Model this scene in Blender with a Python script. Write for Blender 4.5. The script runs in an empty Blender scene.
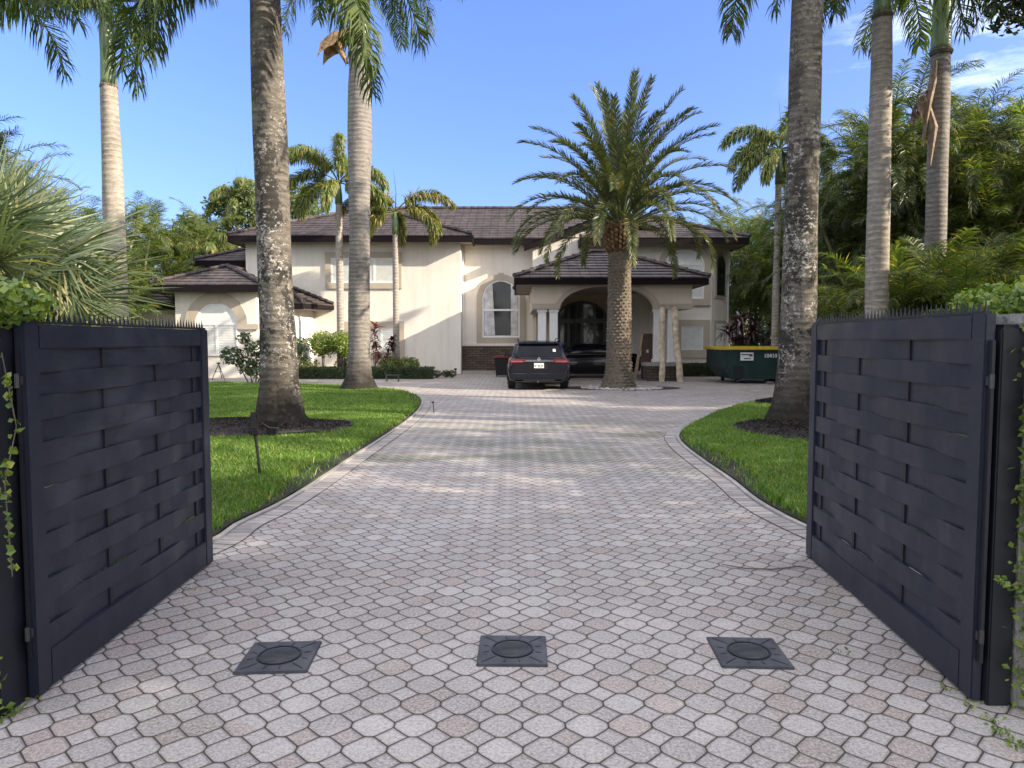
import bpy, bmesh, math, random
import numpy as np
from mathutils import Vector, Matrix
R = math.radians
SC = bpy.context.scene
COL = SC.collection
RNG = np.random.default_rng(7)
random.seed(7)

# ------------------------------------------------------------------ camera
FPX, EYE, PITCH = 720.0, 1.55, math.atan(44/720.0)
cam = bpy.data.cameras.new("camera"); cam.lens = FPX/1024*36; cam.sensor_width = 36
cam.clip_start = 0.05; cam.clip_end = 3000
camo = bpy.data.objects.new("camera", cam); COL.objects.link(camo)
camo.location = (0, 0, EYE); camo.rotation_euler = (math.pi/2-PITCH, 0, 0)
SC.camera = camo

def at(px, py, Y):
    """real-world point at distance Y that the photo shows at (px, py)"""
    u = (px-512)/FPX; v = (384-py)/FPX
    yy = math.cos(PITCH)+v*math.sin(PITCH); zz = -math.sin(PITCH)+v*math.cos(PITCH)
    return (u/yy*Y, Y, EYE+zz/yy*Y)
def gnd(px, py):
    u = (px-512)/FPX; v = (384-py)/FPX
    yy = math.cos(PITCH)+v*math.sin(PITCH); zz = -math.sin(PITCH)+v*math.cos(PITCH)
    t = -EYE/zz
    return (u*t, yy*t)

# ------------------------------------------------------------------ render settings
SC.render.engine = 'CYCLES'
cy = SC.cycles
cy.use_denoising = True
cy.max_bounces = 7; cy.diffuse_bounces = 4; cy.glossy_bounces = 3; cy.transmission_bounces = 4
cy.transparent_max_bounces = 6; cy.caustics_reflective = False; cy.caustics_refractive = False
cy.sample_clamp_indirect = 6
SC.view_settings.view_transform = 'Standard'; SC.view_settings.look = 'None'
SC.view_settings.gamma = 1.0; SC.view_settings.exposure = 1.24

# ------------------------------------------------------------------ world and sun
SUN_AZ, SUN_EL = 106.0, 24.0
wd = bpy.data.worlds.new("World"); SC.world = wd; wd.use_nodes = True
nt = wd.node_tree; bg = nt.nodes['Background']; bg.inputs[1].default_value = 0.15
sk = nt.nodes.new('ShaderNodeTexSky'); sk.sky_type = 'NISHITA'; sk.sun_disc = False
sk.sun_elevation = R(SUN_EL); sk.sun_rotation = R(SUN_AZ); sk.air_density = 1.0; sk.dust_density = 1.4; sk.ozone_density = 3.0
def wn(t, **k):
    n = nt.nodes.new(t)
    for a, b in k.items(): setattr(n, a, b)
    return n
# thin wisps of cloud low in the sky, by direction
tc = wn('ShaderNodeTexCoord'); mp = wn('ShaderNodeMapping'); mp.inputs['Scale'].default_value = (2.2, 2.2, 9)
nz = wn('ShaderNodeTexNoise'); nz.inputs['Scale'].default_value = 2.6; nz.inputs['Detail'].default_value = 6; nz.inputs['Roughness'].default_value = .6
cr = wn('ShaderNodeMapRange'); cr.inputs[1].default_value = .50; cr.inputs[2].default_value = .74
dt = wn('ShaderNodeVectorMath', operation='DOT_PRODUCT')
dv = Vector((0.575, 1.0, 0.335)).normalized(); dt.inputs[1].default_value = dv
dr = wn('ShaderNodeMapRange'); dr.inputs[1].default_value = .984; dr.inputs[2].default_value = 1.0
mu = wn('ShaderNodeMath', operation='MULTIPLY'); mx = wn('ShaderNodeMix', data_type='RGBA')
L = nt.links.new
nrm = wn('ShaderNodeVectorMath', operation='NORMALIZE'); L(tc.outputs['Generated'], nrm.inputs[0])
L(tc.outputs['Generated'], mp.inputs[0]); L(mp.outputs[0], nz.inputs['Vector']); L(nz.outputs[0], cr.inputs[0])
L(nrm.outputs[0], dt.inputs[0]); L(dt.outputs['Value'], dr.inputs[0]); L(cr.outputs[0], mu.inputs[0]); L(dr.outputs[0], mu.inputs[1])
mu2 = wn('ShaderNodeMath', operation='MULTIPLY'); mu2.inputs[1].default_value = .8; L(mu.outputs[0], mu2.inputs[0])
hs = wn('ShaderNodeHueSaturation'); hs.inputs['Saturation'].default_value = 1.12; L(sk.outputs[0], hs.inputs['Color'])
tn = wn('ShaderNodeMix', data_type='RGBA', blend_type='MULTIPLY'); tn.inputs[0].default_value = 1; L(hs.outputs[0], tn.inputs[6])
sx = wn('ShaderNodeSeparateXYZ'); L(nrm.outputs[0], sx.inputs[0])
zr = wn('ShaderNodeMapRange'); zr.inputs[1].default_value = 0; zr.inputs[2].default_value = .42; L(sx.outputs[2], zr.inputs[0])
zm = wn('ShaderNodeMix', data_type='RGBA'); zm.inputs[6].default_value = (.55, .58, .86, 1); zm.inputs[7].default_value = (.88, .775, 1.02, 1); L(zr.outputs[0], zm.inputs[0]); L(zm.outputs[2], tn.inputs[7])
# unseen broken cloud added overhead and behind the viewer, brightens and neutralises shade
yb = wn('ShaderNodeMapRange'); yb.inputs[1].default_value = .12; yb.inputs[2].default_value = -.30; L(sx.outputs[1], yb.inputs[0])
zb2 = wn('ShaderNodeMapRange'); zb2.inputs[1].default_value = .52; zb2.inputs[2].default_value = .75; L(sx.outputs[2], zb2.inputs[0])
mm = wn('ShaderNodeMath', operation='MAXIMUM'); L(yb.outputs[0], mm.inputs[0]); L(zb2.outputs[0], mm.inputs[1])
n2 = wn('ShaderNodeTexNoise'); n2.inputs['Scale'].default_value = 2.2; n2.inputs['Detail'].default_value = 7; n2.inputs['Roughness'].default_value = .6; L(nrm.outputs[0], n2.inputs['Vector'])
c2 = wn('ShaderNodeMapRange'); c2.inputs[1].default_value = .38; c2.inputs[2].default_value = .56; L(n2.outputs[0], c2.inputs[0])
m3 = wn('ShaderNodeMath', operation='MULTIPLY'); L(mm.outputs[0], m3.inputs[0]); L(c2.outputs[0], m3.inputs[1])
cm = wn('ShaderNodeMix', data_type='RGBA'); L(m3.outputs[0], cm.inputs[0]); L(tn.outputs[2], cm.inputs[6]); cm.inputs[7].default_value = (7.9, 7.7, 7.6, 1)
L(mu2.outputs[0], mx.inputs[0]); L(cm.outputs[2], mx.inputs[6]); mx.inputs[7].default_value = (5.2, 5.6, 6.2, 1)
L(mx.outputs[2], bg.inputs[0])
sun = bpy.data.lights.new("sun", 'SUN'); sun.energy = 5.0; sun.angle = R(0.53); sun.color = (1, .86, .68)
suno = bpy.data.objects.new("sun", sun); COL.objects.link(suno)
sd = Vector((math.sin(R(SUN_AZ))*math.cos(R(SUN_EL)), math.cos(R(SUN_AZ))*math.cos(R(SUN_EL)), math.sin(R(SUN_EL))))
suno.rotation_euler = sd.to_track_quat('Z', 'Y').to_euler(); suno.location = (30, -10, 20)

# ------------------------------------------------------------------ materials
MATS = {}; ORG = {}
class NB:
    def __init__(s, name):
        s.m = bpy.data.materials.new(name); s.m.use_nodes = True; s.nt = s.m.node_tree
        s.p = s.nt.nodes['Principled BSDF']; s.out = s.nt.nodes['Material Output']
        s.tc = s.nt.nodes.new('ShaderNodeTexCoord'); MATS[name] = s.m
    def n(s, t, ins=None, **k):
        o = s.nt.nodes.new(t)
        for a, b in k.items(): setattr(o, a, b)
        for a, b in (ins or {}).items(): s.put(o.inputs[a], b)
        return o
    def put(s, sock, v):
        if hasattr(v, 'is_output') or isinstance(v, bpy.types.NodeSocket): s.nt.links.new(v, sock)
        else:
            if isinstance(v, tuple) and len(v) == 3 and sock.type == 'RGBA': v = (*v, 1)
            sock.default_value = v
    def math(s, op, a, b=0.0, c=0.0, clamp=False):
        o = s.n('ShaderNodeMath', {0: a, 1: b, 2: c}, operation=op); o.use_clamp = clamp; return o.outputs[0]
    def noise(s, scale, detail=4, rough=.55, vec=None, dist=0):
        return s.n('ShaderNodeTexNoise', {'Vector': vec or s.tc.outputs['Object'], 'Scale': scale, 'Detail': detail, 'Roughness': rough, 'Distortion': dist}).outputs[0]
    def ramp(s, v, lo, hi, a=0.0, b=1.0):
        return s.n('ShaderNodeMapRange', {0: v, 1: lo, 2: hi, 3: a, 4: b}).outputs[0]
    def mix(s, f, a, b, bt='MIX'):
        return s.n('ShaderNodeMix', {0: f, 6: a, 7: b}, data_type='RGBA', blend_type=bt).outputs[2]
    def scale(s, v, vec=None):
        return s.n('ShaderNodeMapping', {'Vector': vec or s.tc.outputs['Object'], 'Scale': v}).outputs[0]
    def bump(s, h, st=.3, d=.01):
        o = s.n('ShaderNodeBump', {'Height': h, 'Strength': st, 'Distance': d}); s.put(s.p.inputs['Normal'], o.outputs[0]); return o.outputs[0]
    def set(s, col=None, rough=None, metal=None, spec=None):
        if col is not None: s.put(s.p.inputs['Base Color'], col)
        if rough is not None: s.put(s.p.inputs['Roughness'], rough)
        if metal is not None: s.put(s.p.inputs['Metallic'], metal)
        if spec is not None: s.put(s.p.inputs['Specular IOR Level'], spec)
        return s.m
    def island(s): return s.n('ShaderNodeNewGeometry').outputs['Random Per Island']

def simple(name, col, rough=.6, metal=0, spec=.5, var=.12, scale=6, bump=0, bscale=60):
    b = NB(name); f = b.noise(scale, 5)
    c2 = tuple(max(0, x*(1-2*var)) for x in col); c1 = tuple(min(1, x*(1+var)) for x in col)
    b.set(b.mix(b.ramp(f, .3, .7), c2, c1), rough, metal, spec)
    if bump: b.bump(b.noise(bscale, 4), bump, .005)
    return b.m

def leafmat(name, c1, c2, trans=.3, rough=.45, c3=None, tint=(1.5, 1.6, .5), gloss=.5, lo=.0, hi=1.0):
    b = NB(name); r = b.island()
    col = b.mix(b.ramp(r, lo, hi), c1, c2)
    col = b.mix(b.ramp(b.noise(.9, 2), .35, .7), col, b.mix(.5, col, (c1[0]*.6, c1[1]*.6, c1[2]*.6)))
    if c3: col = b.mix(b.ramp(b.math('FRACT', b.math('MULTIPLY', r, 17.3)), .86, .93), col, c3)
    b.set(col, rough, 0, gloss)
    tr = b.n('ShaderNodeBsdfTranslucent', {'Color': b.mix(1.0, col, tint, 'MULTIPLY')})
    ms = b.n('ShaderNodeMixShader', {0: trans, 1: b.p.outputs[0], 2: tr.outputs[0]})
    b.nt.links.new(ms.outputs[0], b.out.inputs[0])
    return b.m

# -- pavers: octagons with turned squares between them
def paver_mat():
    b = NB('pavers'); P = .173
    xy = b.n('ShaderNodeSeparateXYZ', {0: b.tc.outputs['Object']})
    wob = b.noise(.6, 2)
    u = b.math('DIVIDE', b.math('ADD', xy.outputs[0], b.math('MULTIPLY', wob, .03)), P)
    v = b.math('DIVIDE', b.math('ADD', xy.outputs[1], b.math('MULTIPLY', wob, .03)), P)
    u = b.math('ADD', u, 0.66+100); v = b.math('ADD', v, 0.15+100)
    fu = b.math('FRACT', u); fv = b.math('FRACT', v)
    ax = b.math('ABSOLUTE', b.math('SUBTRACT', fu, .5)); ay = b.math('ABSOLUTE', b.math('SUBTRACT', fv, .5))
    s_ = b.math('ADD', ax, ay)
    d2 = b.math('MULTIPLY', b.math('SUBTRACT', .61, s_), .7071)      # >0 in the octagon
    d1 = b.math('SUBTRACT', .5, b.math('MAXIMUM', ax, ay))
    isoct = b.math('GREATER_THAN', d2, 0)
    dist = b.math('ADD', b.math('MULTIPLY', isoct, b.math('SMOOTH_MIN', d1, d2, .075)), b.math('MULTIPLY', b.math('SUBTRACT', 1.0, isoct), b.math('ABSOLUTE', d2)))
    off = b.math('MULTIPLY', b.math('SUBTRACT', 1.0, isoct), .5)
    idv = b.n('ShaderNodeCombineXYZ', {0: b.math('FLOOR', b.math('ADD', u, off)), 1: b.math('FLOOR', b.math('ADD', v, off)), 2: b.math('MULTIPLY', isoct, 3.7)})
    wn_ = b.n('ShaderNodeTexWhiteNoise', {0: idv.outputs[0]}, noise_dimensions='3D')
    r1 = wn_.outputs['Value']; rc = b.n('ShaderNodeSeparateColor', {0: wn_.outputs['Color']})
    r2 = rc.outputs[1]; r3 = rc.outputs[2]
    big = b.noise(.45, 3); grit = b.noise(230, 3, .7); med = b.noise(9, 5, .65); blot = b.noise(1.3, 5, .6, dist=.6)
    base = b.mix(r1, (.205, .194, .192), (.335, .318, .312))
    pink = b.mix(r3, (.175, .12, .10), (.27, .20, .17))
    # reddish and dirty tiles gather at the sides of the drive
    side = b.ramp(b.math('ABSOLUTE', xy.outputs[0]), .9, 2.4)
    pf = b.math('MULTIPLY', b.math('GREATER_THAN', b.math('ADD', r2, b.math('MULTIPLY', b.math('ADD', b.ramp(big, .50, .62), side), .32)), .93), .7)
    base = b.mix(pf, base, pink)
    stain = b.math('MULTIPLY', b.ramp(blot, .44, .60), b.math('ADD', b.math('ADD', .14, b.math('MULTIPLY', side, .18)), b.math('MULTIPLY', r2, .5)))
    base = b.mix(stain, base, (.125, .097, .08))
    fine = b.math('MULTIPLY', b.ramp(med, .44, .68), .5)
    base = b.mix(fine, base, (.20, .18, .165))
    base = b.mix(b.ramp(b.noise(75, 5, .85), .42, .58, .0, .55), base, (.56, .54, .52))
    base = b.mix(b.math('MULTIPLY', b.ramp(b.noise(60, 5, .85), .53, .63), .6), base, (.10, .085, .075))
    # moss in a band across the drive
    yy = xy.outputs[1]
    band = b.math('MULTIPLY', b.ramp(yy, 7.5, 9.5), b.ramp(yy, 16, 11.5))
    moss = b.math('MULTIPLY', band, b.ramp(b.noise(.55, 4, .6, b.scale((.7, 1.8, 1))), .42, .58))
    edge = b.ramp(dist, .02, .14, 1, 0)
    mossf = b.math('MULTIPLY', moss, b.math('ADD', .38, b.math('MULTIPLY', edge, .6)), clamp=True)
    base = b.mix(mossf, base, (.10, .115, .065))
    # worn rim and joint
    jw = b.math('ADD', .010, b.math('MULTIPLY', b.noise(14, 3), .018))
    rim = b.ramp(b.math('SUBTRACT', dist, jw), .0, .055)
    base = b.mix(b.math('MULTIPLY', b.math('SUBTRACT', 1.0, rim), .45), base, (.13, .11, .10))
    j = b.math('LESS_THAN', dist, jw)
    jcol = b.mix(b.math('MAXIMUM', b.math('MULTIPLY', moss, .8), b.math('MULTIPLY', b.ramp(blot, .6, .7), .4)), (.050, .040, .032), (.07, .085, .03))
    base = b.mix(j, base, jcol)
    b.set(base, b.ramp(med, .2, .8, .62, .86), 0, .35)
    h = b.math('ADD', b.math('MULTIPLY', rim, .8), b.math('MULTIPLY', grit, .12))
    tilt = b.math('MULTIPLY', b.math('ADD', b.math('MULTIPLY', b.math('SUBTRACT', r1, .5), b.math('SUBTRACT', fu, .5)), b.math('MULTIPLY', b.math('SUBTRACT', r3, .5), b.math('SUBTRACT', fv, .5))), 1.2)
    h = b.math('ADD', h, b.math('ADD', tilt, b.math('MULTIPLY', r2, .5)))
    b.bump(h, .8, .006)
    return b.m
paver_mat()

def stone(name, a, c, sc_=7, rough=.8):
    b = NB(name); r = b.island()
    col = b.mix(r, a, c); col = b.mix(b.math('MULTIPLY', b.ramp(b.noise(sc_, 5, .65), .45, .75), .6), col, tuple(x*.4 for x in a))
    col = b.mix(b.ramp(b.noise(200, 2), .3, .7, 0, .3), col, (.6, .58, .58))
    b.set(col, rough, 0, .35); b.bump(b.noise(120, 3), .3, .004); return b.m
stone('border_paver', (.17, .155, .145), (.33, .30, .28))
stone('curb_stone', (.20, .19, .17), (.30, .285, .265))
stone('white_pebble', (.22, .21, .20), (.62, .60, .58))

# stucco
def stucco(name, col, tex=.25):
    b = NB(name); c = b.mix(b.ramp(b.noise(.7, 5), .3, .75), col, tuple(x*.88 for x in col))
    c = b.mix(b.math('MULTIPLY', b.ramp(b.noise(3.0, 6, .7, b.scale((1, 1, .12))), .46, .72), .30), c, tuple(x*.55 for x in col))
    b.set(c, .88, 0, .2); b.bump(b.math('ADD', b.noise(9, 5, .7), b.math('MULTIPLY', b.noise(60, 3), .3)), tex, .05); return b.m
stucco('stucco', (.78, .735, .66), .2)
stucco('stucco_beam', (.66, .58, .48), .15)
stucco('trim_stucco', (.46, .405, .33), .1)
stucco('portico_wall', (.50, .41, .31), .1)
simple('white_frame', (.78, .78, .77), .35, var=.03)
simple('blind', (.70, .72, .70), .6, var=.05)
simple('curtain', (.62, .62, .62), .9, var=.2, scale=3)
simple('room_dark', (.018, .018, .017), .8)
simple('dark_frame', (.014, .013, .014), .3)
def glassy(name, col, rough=.03, spec=.9):
    b = NB(name); b.set(b.mix(b.ramp(b.noise(2.2, 3), .3, .7), col, tuple(x*1.9 for x in col)), rough, 0, spec); return b.m
glassy('window_glass', (.014, .017, .015), .04, .35)
glassy('car_glass', (.004, .005, .009), .05, .12)
def roof_mat():
    b = NB('roof_tile'); r = b.island()
    c = b.mix(r, (.020, .015, .016), (.050, .038, .038))
    c = b.mix(b.ramp(b.noise(2.5, 6, .7), .45, .75, 0, .6), c, (.12, .10, .095))
    v = b.n('ShaderNodeTexBrick', {'Vector': b.tc.outputs['Object'], 'Color1': (.9, .9, .9), 'Color2': (1.25, 1.2, 1.15), 'Mortar': (.3, .3, .3), 'Scale': 1.0, 'Mortar Size': .02, 'Brick Width': .38, 'Row Height': 40.0, 'Bias': 0.0})
    b.set(b.mix(1.0, c, v.outputs[0], 'MULTIPLY'), .62, 0, .4); b.bump(b.noise(20, 4), .4, .02); return b.m
roof_mat()
simple('fascia', (.010, .007, .009), .7, spec=.1, var=.1)
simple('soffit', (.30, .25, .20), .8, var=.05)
simple('downspout', (.72, .71, .69), .4, var=.04)
def brickdark():
    b = NB('dark_stone'); v = b.n('ShaderNodeTexBrick', {'Vector': b.n('ShaderNodeMapping', {'Vector': b.tc.outputs['Object'], 'Rotation': (R(90), 0, 0)}).outputs[0], 'Color1': (.05, .035, .028), 'Color2': (.11, .075, .055), 'Mortar': (.015, .013, .012), 'Scale': 1.0, 'Mortar Size': .012, 'Brick Width': .34, 'Row Height': .11})
    b.set(v.outputs[0], .75); b.bump(b.noise(14, 5), .5, .03); return b.m
brickdark()

# gate paint
def gate_mat():
    b = NB('gate_paint')
    c = b.mix(b.ramp(b.noise(1.6, 5, .6), .35, .7), (.008, .0115, .023), (.012, .0165, .031))
    c = b.mix(b.math('MULTIPLY', b.ramp(b.noise(5, 6, .75, b.scale((1, 1, .25))), .60, .82), .5), c, (.055, .056, .062))
    c = b.mix(b.math('MULTIPLY', b.ramp(b.noise(38, 3), .70, .76), .35), c, (.12, .12, .12))
    b.set(c, b.ramp(b.noise(4, 5), .3, .7, .36, .56), 0, .5); b.bump(b.noise(7, 5, .6, b.scale((1, 1, 3))), .22, .01); return b.m
gate_mat()
simple('gate_post_paint', (.007, .009, .015), .5, var=.2, bump=.1)
simple('steel', (.10, .10, .105), .45, .9)
simple('chrome', (.7, .7, .7), .12, 1.0, var=.02)
simple('black_plastic', (.008, .008, .009), .6, spec=.3)
simple('rubber', (.012, .012, .012), .8)
def castiron():
    b = NB('cast_iron'); b.set(b.mix(b.ramp(b.noise(9, 5), .35, .7), (.035, .038, .047), (.072, .075, .085)), .62, 0, .4)
    b.bump(b.noise(90, 3), .25, .003); return b.m
castiron()
def concrete_pillar():
    b = NB('old_concrete'); c = b.mix(b.ramp(b.noise(6, 6, .7), .35, .7), (.13, .13, .12), (.36, .355, .34))
    c = b.mix(b.ramp(b.noise(2.3, 5), .5, .7, 0, .7), c, (.07, .085, .05)); b.set(c, .9, 0, .2); b.bump(b.noise(22, 5), .6, .03); return b.m
concrete_pillar()

# palms
def palmtrunk(name, c1, c2, ring=26.0, lich=.5, dark=(.035, .033, .03), light=(.42, .405, .375), lowz=99):
    b = NB(name); o = b.tc.outputs['Object']; z = b.n('ShaderNodeSeparateXYZ', {0: o}).outputs[2]
    wv = b.math('SINE', b.math('ADD', b.math('MULTIPLY', z, ring*2.3), b.math('MULTIPLY', b.noise(3, 3), 5.0)))
    streak = b.noise(2.2, 6, .7, b.scale((2.2, 2.2, 9)))
    c = b.mix(b.ramp(streak, .3, .72), c1, c2)
    c = b.mix(b.math('MULTIPLY', b.ramp(wv, .6, 1.0, 0, .5), b.ramp(b.noise(2.0, 4), .35, .65)), c, tuple(x*.4 for x in c1))
    big = b.noise(1.1, 4, .6, b.scale((2, 2, 1.2)))
    blotch = b.noise(9, 8, .8)
    hi = b.ramp(z, lowz, lowz*.35) if lowz < 50 else .35
    f1 = b.math('MULTIPLY', b.ramp(b.math('ADD', blotch, b.math('MULTIPLY', b.math('SUBTRACT', big, .5), 1.3)), .50, .56), b.math('MULTIPLY', hi, lich))
    c = b.mix(f1, c, dark)
    bl2 = b.math('ADD', b.noise(15, 7, .75, b.scale((1, 1, 1.3))), b.math('MULTIPLY', b.math('SUBTRACT', b.noise(1.7, 3), .5), .5))
    f2 = b.math('MULTIPLY', b.ramp(bl2, .57, .62, 0, .8), b.math('MULTIPLY', hi, lich))
    c = b.mix(f2, c, light)
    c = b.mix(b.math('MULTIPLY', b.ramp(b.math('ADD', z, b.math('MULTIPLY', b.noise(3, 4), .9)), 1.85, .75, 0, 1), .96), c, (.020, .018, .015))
    b.set(c, .9, 0, .08)
    b.bump(b.math('ADD', b.math('MULTIPLY', wv, .35), b.math('MULTIPLY', blotch, 1.0)), .55, .02)
    return b.m
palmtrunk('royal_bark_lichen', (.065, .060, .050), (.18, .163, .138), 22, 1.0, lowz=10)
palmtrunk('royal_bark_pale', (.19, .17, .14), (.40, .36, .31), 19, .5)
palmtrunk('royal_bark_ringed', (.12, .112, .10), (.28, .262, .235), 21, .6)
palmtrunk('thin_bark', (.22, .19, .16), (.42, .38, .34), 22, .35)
b = NB('crownshaft_green'); b.set(b.mix(b.ramp(b.noise(3, 4, .6, b.scale((6, 6, .6))), .35, .7), (.075, .13, .045), (.16, .21, .09)), .35); b.bump(b.noise(8, 3, .5, b.scale((5, 5, .4))), .3, .02)
b = NB('date_bark'); c = b.mix(b.ramp(b.noise(14, 5, .7), .3, .7), (.048, .041, .033), (.185, .155, .12)); c = b.mix(b.island(), c, b.mix(.4, c, (.22, .185, .14))); b.set(c, .9, 0, .15); b.bump(b.noise(40, 5), .7, .02)
b = NB('date_boot'); b.set(b.mix(b.island(), (.07, .042, .024), (.24, .155, .075)), .8, 0, .2); b.bump(b.noise(30, 4), .5, .02)
simple('dry_sheath', (.40, .24, .11), .75, var=.42, scale=9, bump=.9, bscale=22)
simple('dead_frond', (.22, .16, .11), .85, var=.3, scale=8)
simple('branch_bark', (.12, .10, .075), .9, var=.3, scale=8, bump=.5)
simple('cane', (.20, .19, .09), .6, var=.3, scale=5)
leafmat('royal_leaf', (.042, .072, .020), (.105, .14, .038), .30, .55, gloss=.25)
leafmat('date_leaf', (.060, .088, .032), (.16, .185, .065), .2, .42, c3=(.25, .19, .06))
leafmat('foxtail_leaf', (.085, .13, .035), (.22, .27, .07), .35, .45, c3=(.38, .28, .08))
leafmat('foxtail_leaf_golden', (.085, .12, .030), (.23, .225, .055), .35, .45, c3=(.45, .30, .09))
leafmat('areca_leaf', (.045, .080, .024), (.14, .185, .045), .45, .45, c3=(.32, .27, .07))
leafmat('areca_leaf_dark', (.034, .058, .024), (.10, .135, .042), .40, .42, c3=(.20, .19, .06))
leafmat('tree_leaf', (.055, .085, .026), (.14, .18, .05), .3, .5)
leafmat('dark_tree_leaf', (.022, .036, .016), (.055, .075, .028), .2, .45)
leafmat('fan_leaf', (.070, .110, .058), (.19, .24, .14), .2, .4, c3=(.36, .34, .2))
leafmat('ivy_leaf', (.070, .13, .022), (.20, .28, .05), .32, .4, c3=(.30, .32, .06))
leafmat('hedge_leaf', (.028, .05, .018), (.065, .10, .03), .2, .5)
leafmat('lime_leaf', (.11, .17, .03), (.24, .30, .06), .38, .5)
leafmat('gardenia_leaf', (.035, .065, .022), (.10, .15, .05), .2, .32, gloss=.8)
leafmat('ti_leaf_red', (.10, .022, .022), (.28, .07, .06), .3, .4, tint=(1.5, .7, .6))
leafmat('ti_leaf_purple', (.035, .014, .02), (.09, .03, .04), .25, .35, tint=(1.4, .8, .8))
leafmat('grass_blade', (.068, .150, .020), (.175, .29, .045), .38, .5, c3=(.30, .30, .10))
b = NB('lawn_soil'); b.set(b.mix(b.ramp(b.noise(2.5, 5), .35, .7), (.045, .085, .015), (.075, .125, .025)), .95, 0, .1); b.bump(b.noise(40, 4), .6, .03)
simple('mulch', (.020, .015, .013), .95, var=.45, scale=40, bump=1.0, bscale=60)
simple('ground_soil', (.05, .06, .03), .95, var=.3, scale=1)
simple('street_asphalt', (.05, .05, .052), .9, var=.15, scale=3)
# cars, container and the rest
b = NB('blue_black_paint'); b.set((.0035, .0045, .012), .22, .3, .4); b.put(b.p.inputs['Coat Weight'], .45); b.put(b.p.inputs['Coat Roughness'], .04)
b = NB('black_paint'); b.set((.003, .003, .006), .2, .2, .4); b.put(b.p.inputs['Coat Weight'], .45); b.put(b.p.inputs['Coat Roughness'], .04)
b = NB('tail_lamp'); b.set((.16, .008, .012), .12, 0, .8)
simple('white_paint', (.75, .75, .74), .45, var=.04)
def dumpster_mat():
    b = NB('container_green'); c = b.mix(b.ramp(b.noise(2, 5), .35, .7), (.004, .022, .022), (.008, .038, .034))
    c = b.mix(b.math('MULTIPLY', b.ramp(b.noise(8, 6, .75, b.scale((1, 1, .3))), .60, .72), .5), c, (.12, .09, .06)); b.set(c, .55); b.bump(b.noise(12, 4), .2, .02); return b.m
dumpster_mat()
simple('container_yellow', (.62, .46, .045), .5, var=.12, scale=5)
simple('debris', (.25, .235, .22), .9, var=.4, scale=7)
simple('prop_timber', (.66, .55, .40), .8, var=.25, scale=6, bump=.5, bscale=25)
simple('brown_board', (.105, .060, .042), .6, var=.15, scale=4)
simple('plank_edge', (.36, .27, .18), .7, var=.15)
simple('bin_red', (.20, .012, .015), .45)
simple('paper', (.7, .7, .68), .7, var=.04)
simple('ink', (.03, .03, .035), .6)
simple('plate_ink', (.03, .10, .06), .6)

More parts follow.
